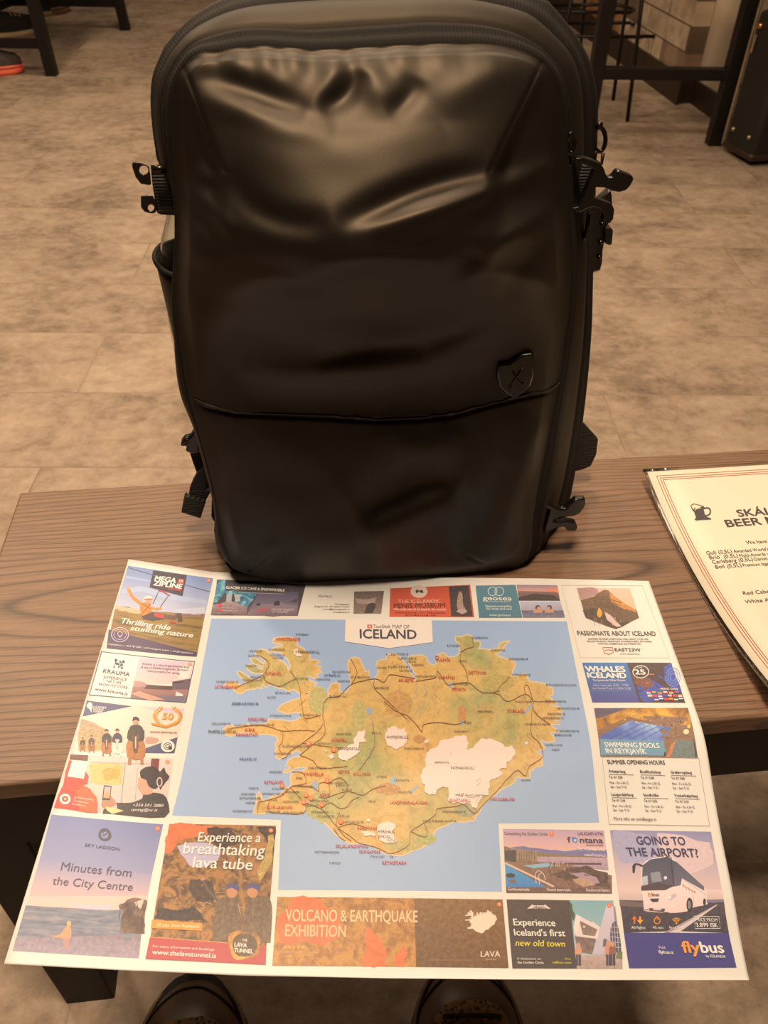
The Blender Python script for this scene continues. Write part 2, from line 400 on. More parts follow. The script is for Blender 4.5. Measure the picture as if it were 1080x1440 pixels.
# ------------------------------------------------------------------ shoes under the left table
def shoe(name, label, cat, loc, head, L, upper, sole, trim, laces=None, pitch=0.0):
    e = empty(name, loc, head); e.rotation_euler = (0, -pitch, head)
    tag(e, label, cat)
    W = L * .36
    # sole outline (toe at +x)
    def outline(t):
        half = W / 2 * (math.sin(math.pi * min(max(t, .0), 1)) ** .45) * (.78 + .22 * math.sin(t * 2.6))
        return half
    bm = bmesh.new(); n = 22; rings = []
    for i in range(n + 1):
        t = i / n; x = (t - .5) * L; hw = max(outline(t), .002)
        lift = .012 * max(0, (t - .8) / .2) ** 2
        rings.append([bm.verts.new((x, y * hw, z + lift)) for y, z in ((-1, 0), (-1.04, .012), (-1, .028), (0, .03), (1, .028), (1.04, .012), (1, 0), (0, 0))])
    for A_, B_ in zip(rings, rings[1:]):
        for k in range(8): bm.faces.new((A_[k], A_[(k + 1) % 8], B_[(k + 1) % 8], B_[k]))
    bm.faces.new(rings[0][::-1]); bm.faces.new(rings[-1]); bmesh.ops.recalc_face_normals(bm, faces=bm.faces)
    so = link('sole', bm, sole, e, True, False)
    bm = bmesh.new(); rings = []
    for i in range(n + 1):
        t = i / n; x = (t - .5) * L * .97; hw = max(outline(t) * .93, .002)
        h = .03 + (.075 * (1 - max(0, (t - .30) / .7) ** 1.25 * .62) if t > .05 else .06) * (1 if t < .93 else max(.1, (1 - t) / .07))
        lift = .012 * max(0, (t - .8) / .2) ** 2
        rings.append([bm.verts.new((x, math.cos(th) * hw, .024 + lift + max(0, math.sin(th)) ** .7 * h)) for th in np.linspace(0, math.pi, 13)])
    for A_, B_ in zip(rings, rings[1:]):
        for k in range(12): bm.faces.new((A_[k], A_[k + 1], B_[k + 1], B_[k]))
    bm.faces.new(rings[0]); bm.faces.new(rings[-1][::-1]); bmesh.ops.recalc_face_normals(bm, faces=bm.faces)
    link('upper', bm, upper, e, True, False)
    if laces is not None:
        for t in (.48, .56, .64):
            x = (t - .5) * L; hw = outline(t) * .6; z = .024 + .03 + .075 * (1 - ((t - .3) / .7) ** 1.25 * .62)
            bm = bmesh.new(); tube(bm, [(x, -hw, z - .014), (x, 0, z + .002), (x, hw, z - .014)], .0035, 8); link('lace', bm, laces, e, True, False)
    if trim is not None:
        bm = bmesh.new()
        for sgn in (-1, 1):
            P = [((t - .5) * L, sgn * (outline(t) * .95 + .002), .036) for t in np.linspace(.35, .97, 12)]
            tube(bm, P, .006, 8)
        link('toe_guard', bm, trim, e, True, False)
    return e
M_SNEAK = plain('black_knit', '#1b1613', .8, noise=.2, nscale=120); M_SOLE = plain('pale_rubber', '#b39a7c', .6)
M_CORAL = plain('coral_rubber', '#e0604a', .55); M_TAN = plain('tan_rubber', '#8a6f50', .7); M_GREYKNIT = plain('grey_knit', '#3b302a', .8, noise=.2, nscale=120)
q = on_z(18, 36, .05); shoe('sneaker', 'black sneaker with pale sole and laces under the upper left table', 'shoe', (q[0], q[1], .0), math.radians(38), .31, M_SNEAK, M_SOLE, None, M_SOLE)
q = on_z(72, 12, .03); shoe('sneaker', 'dark sneaker with tan sole behind the table leg at the upper left', 'shoe', (q[0], q[1], .0), math.radians(55), .30, M_SNEAK, M_TAN, M_TAN, None)
q = on_z(-10, 95, .03); shoe('running_shoe', 'grey running shoe with coral orange sole at the left edge', 'shoe', (q[0], q[1], 0), math.radians(12), .29, M_GREYKNIT, M_CORAL, M_CORAL, None)
# ------------------------------------------------------------------ the viewer's boots below the sheet
M_LEATHER = plain('dark_brown_oiled_leather', '#553d2d', .42, noise=.3, nscale=24, bump=.25)
M_BOOTSOLE = plain('boot_rubber', '#1d1612', .75, noise=.15, nscale=60); M_WELT = plain('tan_welt', '#6f5638', .6)
M_MESH = MB('tan_boot_mesh')
def _mesh():
    k = M_MESH; tc = k.n('ShaderNodeTexCoord'); v = k.n('ShaderNodeTexVoronoi', Scale=190.0); k.l(tc, 'Object', v, 'Vector')
    r = k.ramp([(.2, hexl('#241a12')), (.5, hexl('#8a6a42'))]); k.l(v, 0, r, 0); k.l(r, 0, k.b, 'Base Color'); k.set(Roughness=.8); k.bump(v, 0, .5, .002); return k.m
M_MESH = _mesh()
def boot(label, tip, head, W, L=.315):
    e = empty('hiking_boot', (tip[0], tip[1], 0), head)      # toe tip at origin, heel at -y
    tag(e, label, 'boot')
    def half(t):   # t 0 at the toe, 1 at the heel
        return W / 2 * min(1, (math.sin(min(t / .30, 1) * math.pi / 2)) ** .46) * (1 - .22 * math.sin(max(0, (t - .35)) / .65 * math.pi) ) * (1 if t < .93 else math.sqrt(max(0, 1 - ((t - .93) / .075) ** 2)))
    def top(t):
        if t < .34: return .028 + .050 * math.sin(min(1, t / .26) * math.pi / 2) ** .7
        if t < .62: return .078 + .075 * ((t - .34) / .28) ** 1.1
        return .153
    ts = list(np.r_[np.linspace(.0, .12, 9), np.linspace(.14, 1.0, 30)])
    bm = bmesh.new(); rings = []
    for t in ts:
        hw = max(half(t) * 1.05, .002); lift = .008 * max(0, (.16 - t) / .16) ** 2
        rings.append([bm.verts.new((x * hw, -t * L, z + lift)) for x, z in ((-1, .0), (-1.05, .014), (-1.0, .030), (0, .030), (1.0, .030), (1.05, .014), (1, 0), (0, 0))])
    for A_, B_ in zip(rings, rings[1:]):
        for k in range(8): bm.faces.new((A_[k], A_[(k + 1) % 8], B_[(k + 1) % 8], B_[k]))
    bm.faces.new(rings[0][::-1]); bm.faces.new(rings[-1]); bmesh.ops.recalc_face_normals(bm, faces=bm.faces)
    link('sole', bm, M_BOOTSOLE, e, True, False)
    bm = bmesh.new(); tube(bm, [(-half(t) * 1.03, -t * L, .031) for t in np.linspace(.05, .6, 16)][::-1] + [(half(t) * 1.03, -t * L, .031) for t in np.linspace(.05, .6, 16)], .0026, 8)
    link('welt', bm, M_WELT, e, True, False)
    def surf(t, th, off=0.0):
        hw = max(half(t) * .97, .002); h = top(t) - .024
        c, s = math.cos(th), math.sin(th)
        return Vector((math.copysign(abs(c) ** .8, c) * (hw + off), -.006 - t * (L - .012), .024 + (max(0, s) ** .75) * (h + off)))
    bm = bmesh.new(); rings = []
    for t in ts: rings.append([bm.verts.new(surf(t, th)) for th in np.linspace(0, math.pi, 25)])
    for A_, B_ in zip(rings, rings[1:]):
        for k in range(24): bm.faces.new((A_[k], A_[k + 1], B_[k + 1], B_[k]))
    bm.faces.new(rings[0]); bm.faces.new(rings[-1][::-1]); bmesh.ops.recalc_face_normals(bm, faces=bm.faces)
    link('upper', bm, M_LEATHER, e, True, False)
    # toe cap seam
    bm = bmesh.new(); tube(bm, [surf(.055 + .12 * abs(math.cos(th)) ** 2.2, th, .0012) for th in np.linspace(.15, math.pi - .15, 28)], .0014, 6); link('toe_seam', bm, M_BOOTSOLE, e, True, False)
    # mesh vamp and tongue
    bm = bmesh.new(); G = []
    for t in np.linspace(.185, .34, 12):
        w = .22 + .45 * min(1, (t - .185) / .06) ** .5
        G.append([surf(t, th, .0022) for th in np.linspace(math.pi / 2 - w, math.pi / 2 + w, 15)])
    grid_mesh(bm, np.array([[tuple(p) for p in r] for r in G])); bmesh.ops.recalc_face_normals(bm, faces=bm.faces)
    link('vamp', bm, M_MESH, e, True, False)
    for t in (.245, .285, .325):
        bm = bmesh.new(); tube(bm, [surf(t, th, .007) for th in np.linspace(math.pi / 2 - .42, math.pi / 2 + .42, 9)], .0028, 8); link('lace', bm, M_BOOTSOLE, e, True, False)
    bm = bmesh.new()
    P = [(math.cos(a_) * half(.8) * .9, -.80 * L + math.sin(a_) * .055, .155) for a_ in np.linspace(0, 2 * math.pi, 24, endpoint=False)]
    tube(bm, P, .011, 10, closed=True); link('collar', bm, M_LEATHER, e, True, False)
    return e
q = on_z(270, 1362, .045); boot('dark brown leather boot on the floor nearer the black table leg', q, math.radians(2), .122)
q = on_z(652, 1338, .045); boot('dark brown leather boot with tan mesh tongue, farther from the table leg', q, math.radians(-6), .122)
# ------------------------------------------------------------------ laminated drinks menu
M_CARD = plain('cream_card', (.60, .555, .46), .45, spec=.3)
M_LAM = glassy('clear_laminate', (1, 1, 1), .06)
# ------------------------------------------------------------------ printed sheets: surface, inks, lettering
PAPER_SEEN = (0.99, 0.74, 0.49)
def ink_rgb(h):
    c = hexl(h) if isinstance(h, str) else h
    return tuple(min(.70, max(.01, (.06 + .9 * x) * t / p * .60)) for x, p, t in zip(c, PAPER_SEEN, (1.40, 1.05, .85)))  # the constant lift bakes a veil of paper gloss into the dark inks
def ink_material():
    k = MB('printed_ink'); at = k.n('ShaderNodeVertexColor', _layer_name='ink')
    uv = k.n('ShaderNodeUVMap'); nz = k.n('ShaderNodeTexNoise', Scale=190.0, Detail=6.0, Roughness=.65); k.l(uv, 0, nz, 'Vector')
    cn = k.n('ShaderNodeMath', _operation='MULTIPLY_ADD'); cn.inputs[1].default_value = 3.2; cn.inputs[2].default_value = -.6; k.l(nz, 0, cn, 0)
    inv = k.n('ShaderNodeMath', _operation='SUBTRACT'); inv.inputs[0].default_value = 1.0; k.l(at, 'Alpha', inv, 1)
    mx = k.n('ShaderNodeMix', _data_type='FLOAT'); mx.inputs[2].default_value = 1.0; k.l(inv, 0, mx, 0); k.l(cn, 0, mx, 3)
    ml = k.n('ShaderNodeVectorMath', _operation='SCALE'); k.l(at, 0, ml, 0); k.l(mx, 0, ml, 'Scale'); k.l(ml, 0, k.b, 'Base Color')
    k.set(Roughness=.38); k.b.inputs['Specular IOR Level'].default_value = .35; return k.m
M_INK = ink_material()
def tex_ink(name, stops, scale, detail=8, rough=.6, dist=0.0, stretch=(1, 1, 1)):
    k = MB(name); uv = k.n('ShaderNodeUVMap'); st = k.n('ShaderNodeVectorMath', _operation='MULTIPLY'); st.inputs[1].default_value = stretch; k.l(uv, 0, st, 0)
    nz = k.n('ShaderNodeTexNoise', Scale=scale, Detail=detail, Roughness=rough, Distortion=dist); k.l(st, 0, nz, 'Vector')
    r = k.ramp([(p, ink_rgb(c)) for p, c in stops]); k.l(nz, 0, r, 0); k.l(r, 0, k.b, 'Base Color'); k.set(Roughness=.4)
    k.b.inputs['Specular IOR Level'].default_value = .35; return k.m
def land_ink():
    k = MB('printed_relief'); uv = k.n('ShaderNodeUVMap')
    n1 = k.n('ShaderNodeTexNoise', Scale=9.0, Detail=4.0, Roughness=.55, Distortion=.6); k.l(uv, 0, n1, 'Vector')
    r1 = k.ramp([(.30, ink_rgb('#a0a25c')), (.42, ink_rgb('#bfac5e')), (.52, ink_rgb('#d2b060')), (.62, ink_rgb('#dab25e')), (.74, ink_rgb('#c08e4c'))]); k.l(n1, 0, r1, 0)
    n2 = k.n('ShaderNodeTexNoise', Scale=85.0, Detail=8.0, Roughness=.7, Distortion=.8); k.l(uv, 0, n2, 'Vector')
    r2 = k.ramp([(.32, (.72, .70, .64)), (.5, (1, 1, 1)), (.68, (1.18, 1.15, 1.05))]); k.l(n2, 0, r2, 0)
    m = k.n('ShaderNodeMix', _data_type='RGBA', _blend_type='MULTIPLY'); m.inputs[0].default_value = .8; k.l(r1, 0, m, 6); k.l(r2, 0, m, 7)
    k.l(m, 2, k.b, 'Base Color'); k.set(Roughness=.4); k.b.inputs['Specular IOR Level'].default_value = .35; return k.m
M_LAND = land_ink()
M_LAVAROCK = tex_ink('printed_lava_cave', [(.30, '#2c1a0c'), (.43, '#5e3c18'), (.50, '#8a6426'), (.57, '#b07c34'), (.66, '#8a4a22'), (.8, '#c8a050')], 55, 9, .72, 1.2)
M_EMBER = tex_ink('printed_embers', [(.30, '#6a4a1c'), (.42, '#9a6a28'), (.50, '#b07a30'), (.56, '#c4943e'), (.66, '#b87028')], 70, 9, .75, .3)
M_EMBERRED = tex_ink('printed_red_embers', [(.30, '#a86a26'), (.44, '#d06a30'), (.55, '#de743a'), (.7, '#b8843a')], 60, 9, .75, .5)
M_GRASSINK = tex_ink('printed_moor', [(.32, '#5c4a20'), (.47, '#8a6e2c'), (.56, '#9a7c34'), (.7, '#6a6a2c')], 20, 7, .6, .3, (1, 7, 1))
M_SEAINK = tex_ink('printed_water', [(.35, '#5e6878'), (.5, '#77808c'), (.65, '#948f92')], 40, 6, .6, .3, (1, 5, 1))
M_ICE = tex_ink('printed_ice', [(.3, '#0c2a34'), (.46, '#17708a'), (.56, '#4aa0b4'), (.72, '#b8d0cc')], 45, 7, .65, 1.5)
M_FELLS = tex_ink('printed_rock', [(.34, '#2e2018'), (.5, '#5a4434'), (.66, '#8a6c50')], 60, 8, .7, .6)
M_POOLINK = tex_ink('printed_pool', [(.35, '#4a66b0'), (.5, '#6f90cc'), (.62, '#9cc0dc')], 28, 4, .5, .4)
M_GOLDINK = tex_ink('printed_gold_light', [(.35, '#6a4a20'), (.5, '#b98428'), (.62, '#e0b030'), (.75, '#f4d878')], 35, 7, .7, .5)
INKS = {}
# ---- lettering cache
_tc = bpy.data.curves.new('lettering', 'FONT'); _to = bpy.data.objects.new('lettering', _tc); COL.objects.link(_to)
_TCACHE = {}
CAP = .7
def letter_mesh(s, bold, res):
    key = (s, bold, res)
    if key not in _TCACHE:
        _tc.body = s; _tc.size = 1.0; _tc.offset = 0.0; _tc.resolution_u = res; _tc.fill_mode = 'FRONT'
        bpy.context.view_layer.update()
        dg = bpy.context.evaluated_depsgraph_get(); ev = _to.evaluated_get(dg)
        me = bpy.data.meshes.new_from_object(ev)
        V = np.array([v.co[:] for v in me.vertices]); Fc = [tuple(p.vertices) for p in me.polygons]
        bpy.data.meshes.remove(me)
        if bold > .15:          # heavier strokes: overprinted with small shifts
            q = .016 * bold; n = len(V); sh = ((-q, 0), (q, 0), (0, q * .8), (0, -q * .8))
            Fc = [tuple(i + n * k for i in f) for k in range(4) for f in Fc]; V = np.concatenate([V + np.array([a, b, 1.0 * k]) for k, (a, b) in enumerate(sh)])
        V[:, 0] -= V[:, 0].min(); V[:, 0] /= V[:, 0].max()
        V[:, 1] /= CAP
        _TCACHE[key] = (V, Fc)
    return _TCACHE[key]
_tc.body = 'H'; bpy.context.view_layer.update(); CAP = max(v[1] for v in _to.bound_box)
# ---- the sheet's own surface.  s = along its top edge, d = towards the back, in units of H
_ca, _sa = math.cos(SHEET_ROT), math.sin(SHEET_ROT)
G_D = [-1, 0, .032, .088, .146, .214, .258, .301, .36]; G_V = [0, 0, .006, .034, .059, .083, .103, .117, .137]
_xs = np.linspace(-1, .4, 281)
_g = np.interp(_xs, G_D, G_V)
_g = np.convolve(np.pad(_g, 6, mode='edge'), np.hanning(13) / np.hanning(13).sum(), mode='valid')
def sheet_z(s, d):
    ty = s * _sa + d * _ca
    drop = float(np.interp(.634 - ty, _xs, _g)) * min(1.0, max(0.0, (s + .25) / .735))
    e = max(0.0, (-.25 - s) / .145); lift = .027 * e * e / (e + .12) * 1.12
    wob = .0012 * math.sin(9 * s + 1.0) * math.sin(7 * d) if s > -.3 else 0
    wob *= min(1, max(0, (.634 - ty) / .05))
    return TZ + .0016 + H * (lift - drop + wob)
def sheet_pt(s, d, off=0.0):
    return ((s * _ca - d * _sa) * H, (s * _sa + d * _ca) * H, sheet_z(s, d) + off)
def sheet_sd(px, py):
    z = TZ; dr = ray(px, py)
    for _ in range(14):
        P = dr * ((z - CAMZ) / dr[2]); s = (P[0] * _ca + P[1] * _sa) / H; d = (-P[0] * _sa + P[1] * _ca) / H
        z = .5 * z + .5 * sheet_z(s, d) if _ > 2 else sheet_z(s, d)
    return s, d
class Surface:
    def __init__(s, to_sd, to_pt, gs, gd, vp): s.to_sd, s.to_pt, s.gs, s.gd, s.vp = to_sd, to_pt, gs, gd, vp
SHEET = Surface(sheet_sd, sheet_pt, .02, .012, (511.0, -291.0))
class Print:
    """collects printed shapes given by their outline; every later shape lies a hair above the earlier ones"""
    STEP = .000015
    def __init__(s, surf, base=.00012): s.surf = surf; s.z = base; s.last = ''; s.parts = []; s.mats = [M_INK]
    def _mi(s, m):
        if m is None: return 0
        if m not in s.mats: s.mats.append(m)
        return s.mats.index(m)
    def up(s, what):
        if what != s.last or what == 'fill': s.z += s.STEP
        s.last = what
    def fill(s, pts, col='#ffffff', col2=None, grain=0.0, mat=None):
        s.up('fill')
        sd = [s.surf.to_sd(x, y) for x, y in pts]
        s.parts.append(('f', sd, s.z, ink_rgb(col), ink_rgb(col2) if col2 else None, grain, s._mi(mat))); return s
    def quadgrad(s, pts, col, col2, grain=0.0): return s.fill(pts, col, col2, grain)
    def line(s, pts, w, col, closed=False, mat=None):
        P = [np.array(p, float) for p in pts]; n = len(P); Lf, Rt = [], []
        for i in range(n):
            a = P[i - 1] if (i > 0 or closed) else P[i]; b = P[(i + 1) % n] if (i < n - 1 or closed) else P[i]
            t = b - a; t = t / (np.linalg.norm(t) + 1e-9); nn = np.array([-t[1], t[0]]) * w / 2
            Lf.append(P[i] + nn); Rt.append(P[i] - nn)
        s.up('line'); s.z += .000003; c = ink_rgb(col); mi = s._mi(mat)
        SL = [s.surf.to_sd(*p) for p in Lf]; SR = [s.surf.to_sd(*p) for p in Rt]
        for i in range(n if closed else n - 1):
            j = (i + 1) % n
            s.parts.append(('f', [SL[i], SL[j], SR[j], SR[i]], s.z + .00002, c, None, 0.0, mi))
        return s
    def disc(s, x, y, rx, col, ry=None, n=20, grain=0.0, col2=None, mat=None):
        ry = ry or rx
        return s.fill([(x + rx * math.cos(k * 2 * math.pi / n), y + ry * math.sin(k * 2 * math.pi / n)) for k in range(n)], col, col2, grain, mat)
    def ring(s, x, y, r, w, col, ry=None, n=24):
        ry = ry or r
        return s.line([(x + r * math.cos(k * 2 * math.pi / n), y + ry * math.sin(k * 2 * math.pi / n)) for k in range(n)], w, col, True)
    def text(s, t, x0, y0, x1, y1, h, col, bold=0.0, shear=0.0, res=2, lean=1.0):
        """baseline from (x0,y0) to (x1,y1), capital height h"""
        V, Fc = letter_mesh(t, bold, res); s.up('text')
        ux = np.array([x1 - x0, y1 - y0], float); xm, ym = (x0 + x1) / 2, (y0 + y1) / 2
        up = np.array([(s.surf.vp[0] - xm) / (ym - s.surf.vp[1]) * h * lean, -h]) + ux / np.linalg.norm(ux) * shear * h
        zt = s.z + .00016; P = np.array([x0, y0]) + V[:, :1] * ux + V[:, 1:2] * up
        s.parts.append(('t', [(*s.surf.to_sd(*p), zt + q * .000015) for p, q in zip(P, V[:, 2])], zt, ink_rgb(col), Fc, 0.0, 0)); return s
    def build(s, name, parent):
        bm = bmesh.new(); IL = bm.loops.layers.float_color.new('ink'); UV = bm.loops.layers.uv.new('UVMap')
        for kind, sd, z, col, extra, grain, mi in s.parts:
            if kind == 't':
                vs = [bm.verts.new(q) for q in sd]; fs = []
                for f in extra:
                    try: fs.append(bm.faces.new([vs[i] for i in f]))
                    except ValueError: pass
                for f in fs:
                    f.material_index = mi
                    for lp in f.loops: lp[IL] = (*col, 1.0); lp[UV].uv = lp.vert.co.xy
                continue
            if len(sd) < 3: continue
            f = bm.faces.new([bm.verts.new((a, b, z)) for a, b in sd])
            a0, a1 = min(p[0] for p in sd), max(p[0] for p in sd); b0, b1 = min(p[1] for p in sd), max(p[1] for p in sd)
            fs = [f]
            if len(sd) > 4: fs = bmesh.ops.triangulate(bm, faces=[f], ngon_method='EAR_CLIP')['faces']
            for axis, lo, hi, st in ((0, a0, a1, s.surf.gs), (1, b0, b1, s.surf.gd)):
                kk = math.ceil(lo / st + 1e-6)
                while kk * st < hi - 1e-6:
                    co = [0, 0, 0]; co[axis] = kk * st; no = [0, 0, 0]; no[axis] = 1
                    ed = {e for q in fs for e in q.edges}; ve = {v for q in fs for v in q.verts}
                    r = bmesh.ops.bisect_plane(bm, geom=list(ve) + list(ed) + list(fs), plane_co=co, plane_no=no, dist=1e-7)
                    fs = [g for g in r['geom'] if isinstance(g, bmesh.types.BMFace)]
                    kk += 1
            for q in fs:
                q.material_index = mi
                for lp in q.loops:
                    if extra:
                        t = (b1 - lp.vert.co.y) / max(1e-9, b1 - b0); c = [col[k] * (1 - t) + extra[k] * t for k in range(3)]
                    else: c = col
                    lp[IL] = (*c, 1.0 - grain); lp[UV].uv = lp.vert.co.xy
        for f in bm.faces:
            f.normal_update()
            if f.normal.z < 0: f.normal_flip()
        for v in bm.verts: v.co = s.surf.to_pt(v.co.x, v.co.y, v.co.z)
        return link(name, bm, s.mats, parent, False)
def crop(ox, oy, sc): return lambda *pts: [(ox + x / sc, oy + y / sc) for x, y in pts]
def rough(pts, amp, it=2, seed=1, closed=True):
    rr = random.Random(seed); P = [tuple(p) for p in pts]
    for k in range(it):
        Q = []; n = len(P)
        for i in range(n if closed else n - 1):
            a, b = P[i], P[(i + 1) % n]; dx, dy = b[0] - a[0], b[1] - a[1]
            m = rr.uniform(-amp, amp); Q += [a, ((a[0] + b[0]) / 2 - dy * m, (a[1] + b[1]) / 2 + dx * m)]
        if not closed: Q.append(P[-1])
        P = Q
    return P
# ------------------------------------------------------------------ the tourist map sheet
M_PAPER = plain('coated_paper', (.645, .645, .645), .35, spec=.35)
edge_px = [(172, 785), (250, 797.5), (298, 804), (420, 809), (600, 812), (760, 813.5), (911, 817), (985, 1015), (1052, 1378), (700, 1377), (347, 1372), (170, 1362), (0, 1355)]
S0, S1 = -.396, .484
D1, D0 = .964, .357
EDGE_T = np.array([sheet_sd(x, y) for x, y in [(172, 785), (250, 797), (298, 804), (420, 808.5), (600, 812), (760, 813.5), (911, 817)]])
EDGE_B = np.array([sheet_sd(x, y) for x, y in [(0, 1355), (170, 1364), (347, 1372), (540, 1375.5), (700, 1377), (850, 1378), (1052, 1378)]])
print('EDGES', EDGE_T.round(3).tolist(), EDGE_B.round(3).tolist())
def sheet_bounds(s):
    # front and back edges, taken from where they run in the photograph
    top = np.interp(s, EDGE_T[:, 0], EDGE_T[:, 1]); bot = np.interp(s, EDGE_B[:, 0], EDGE_B[:, 1])
    return top, bot
nS, nD = 45, 53
bm = bmesh.new(); G = np.zeros((nD, nS, 3)); UVG = np.zeros((nD, nS, 2))
svals = sorted(set([S0, S1] + [k * .02 for k in range(math.ceil(S0 / .02), math.floor(S1 / .02) + 1)]))
rows = []
dk = [k * .012 for k in range(math.ceil(.33 / .012), math.floor(.98 / .012) + 1)]
def _row(dd): return [sheet_pt(s, min(max(dd, bot), top)) for s in svals for top, bot in [sheet_bounds(s)]]
dk = [d for d in dk if d > EDGE_B[:, 1].min() and d < EDGE_T[:, 1].max()]
bt = [sheet_pt(s, sheet_bounds(s)[1]) for s in svals]; tp = [sheet_pt(s, sheet_bounds(s)[0]) for s in svals]
G = np.array([bt] + [_row(d) for d in dk] + [tp])
grid_mesh(bm, G)
sheet = link('tourist_map', bm, M_PAPER, None, True)
m_ = sheet.modifiers.new('thickness', 'SOLIDIFY'); m_.thickness = .0003; m_.offset = -1.0
tag(sheet, 'large printed tourist map of Iceland with adverts round its border, overhanging the table edge', 'map')

# -- the map itself
SEA = '#a3bccf'
mp = Print(SHEET)
mp.fill([(295, 870), (797, 874), (842.5, 1157), (701, 1158), (706, 1254), (391, 1251.5), (395, 1153), (239, 1147)], '#97b7d6', '#9cb8d0')
mp.build('sea_print', sheet)
c7 = crop(290, 880, 3.724); c8 = crop(540, 880, 3.724)
coast7 = [(250,985),(262,930),(265,890),(275,868),(290,890),(292,915),(320,915),(350,890),(390,880),(410,860),(400,845),(430,850),(445,830),(440,800),(445,775),(470,765),(500,762),(520,750),(525,742),(490,742),(455,755),(430,770),(405,768),(410,755),(440,750),(440,738),(415,735),(430,705),(455,690),(490,682),(500,670),(480,655),(455,665),(430,680),(400,690),(380,702),(365,690),(360,660),(370,640),(360,620),(375,600),(365,580),(330,570),(290,570),(240,568),(200,560),(160,565),(130,580),(100,572),(90,545),(105,525),(135,520),(150,530),(185,520),(215,515),(240,520),(270,515),(300,515),(325,505),(325,490),(345,490),(370,495),(400,492),(440,500),(470,495),(495,480),(500,462),(470,455),(440,462),(400,455),(370,445),(390,420),(430,400),(470,385),(495,375),(490,355),(470,340),(450,335),(430,345),(400,330),(370,325),(340,310),(310,325),(300,305),(290,330),(270,325),(230,335),(205,340),(190,355),(165,355),(150,340),(120,320),(95,312),(110,295),(140,292),(165,300),(185,310),(210,300),(195,285),(175,265),(160,245),(175,237),(200,252),(225,270),(250,285),(270,285),(285,270),(300,255),(270,250),(240,245),(215,230),(205,215),(230,200),(260,215),(290,230),(300,215),(265,205),(240,190),(230,170),(255,168),(280,185),(300,200),(310,185),(280,165),(255,150),(265,130),(290,122),(320,135),(340,150),(365,165),(385,180),(410,195),(425,215),(430,235),(440,215),(435,190),(420,170),(400,150),(380,140),(345,135),(330,130),(350,118),(380,110),(400,105),(390,95),(360,95),(345,80),(360,65),(400,60),(440,60),(470,68),(480,85),(470,100),(490,110),(510,120),(530,140),(545,155),(545,180),(580,180),(600,190),(570,205),(605,215),(590,230),(605,245),(570,255),(590,270),(555,275),(540,262),(530,275),(545,290),(585,305),(560,315),(590,325),(575,350),(540,345),(520,360),(560,355),(595,365),(605,390),(600,415),(612,430),(615,400),(625,360),(635,390),(640,360),(640,330),(655,305),(680,295),(700,305),(698,345),(715,350),(740,340),(755,315),(752,280),(745,240),(740,200),(750,175),(775,165),(800,170),(815,200),(830,240),(850,235),(855,265),(870,290),(890,290),(885,270),(900,250),(890,210),(895,185),(920,175),(945,180),(945,150)]
coast8 = [(15,155),(50,145),(75,155),(95,175),(110,200),(130,230),(150,260),(165,295),(168,260),(150,230),(135,205),(120,185),(130,160),(165,155),(200,155),(225,165),(225,185),(240,200),(270,205),(275,180),(285,150),(310,142),(330,160),(350,165),(385,155),(400,140),(395,115),(395,95),(375,80),(375,55),(400,58),(430,48),(460,55),(470,85),(500,80),(505,105),(490,120),(520,120),(565,125),(600,120),(600,100),(625,85),(665,80),(640,95),(625,120),(610,140),(580,145),(600,160),(640,175),(675,180),(690,205),(675,235),(665,265),(700,265),(740,250),(760,290),(800,295),(840,300),(855,315),(885,325),(885,365),(850,365),(880,385),(910,410),(870,420),(915,425),(940,445),(900,450),(945,465),(900,475),(940,490),(890,495),(925,520),(870,515),(900,540),(920,555),(895,560),(870,560),(890,580),(895,605),(850,612),(820,590),(830,625),(850,640),(830,650),(800,660),(830,680),(830,735),(790,740),(765,765),(765,795),(735,797),(715,800),(700,790),(690,800),(685,815),(640,845),(600,870),(570,895),(540,920),(510,955),(480,1000),(475,1020),(420,1030),(370,1030),(330,1045),(280,1065),(260,1090),(245,1120),(225,1150),(180,1170),(120,1195),(80,1205),(50,1205),(20,1195)]
south7 = [(930,1190),(880,1160),(840,1145),(790,1140),(740,1138),(700,1110),(660,1075),(620,1035),(580,1000),(545,970),(515,960),(510,985),(470,985),(430,985),(400,975),(380,985),(300,985)]
coast = c7(*coast7) + c8(*coast8) + c7(*south7)
isl = Print(SHEET, .00020)
isl.line(rough(coast, .10, 1, 3), 1.9, '#d8c8a0', True)
isl.fill(rough(coast, .10, 1, 3), '#c9a052', mat=M_LAND)
# greener lowlands, browner uplands
COASTP = np.array(coast)
def on_land(x, y):
    a, b = COASTP, np.roll(COASTP, -1, 0); c = ((a[:, 1] > y) != (b[:, 1] > y)) & (x < (b[:, 0] - a[:, 0]) * (y - a[:, 1]) / (b[:, 1] - a[:, 1] + 1e-12) + a[:, 0])
    return c.sum() % 2 == 1
def patch(P, cx, cy, rx, ry, col, sd, gr=.35):
    pts = [(cx + rx * math.cos(t) , cy + ry * math.sin(t)) for t in np.linspace(0, 2 * math.pi, 14, endpoint=False)]
    P.fill(rough(pts, .25, 2, sd), col, grain=gr)
for i, (cx, cy, rx, ry, col) in enumerate([(455, 1135, 26, 22, '#b0ad64'), (420, 1120, 16, 8, '#b0a254'), (560, 1190, 20, 7, '#b4ac62'), (505, 1005, 10, 22, '#b8b064'), (600, 1180, 14, 8, '#a8ac62'),
        (680, 1000, 16, 10, '#b8a050'), (650, 1006, 6, 14, '#c08c48'), (590, 1040, 9, 6, '#c4924c'), (560, 990, 20, 18, '#c49a4c'), (448, 985, 14, 20, '#b6b066'), (655, 1140, 16, 9, '#a0a070'), (700, 960, 24, 12, '#b5a456'), (545, 1110, 18, 8, '#bd8a42')]):
    patch(isl, cx, cy, rx, ry, col, 40 + i)
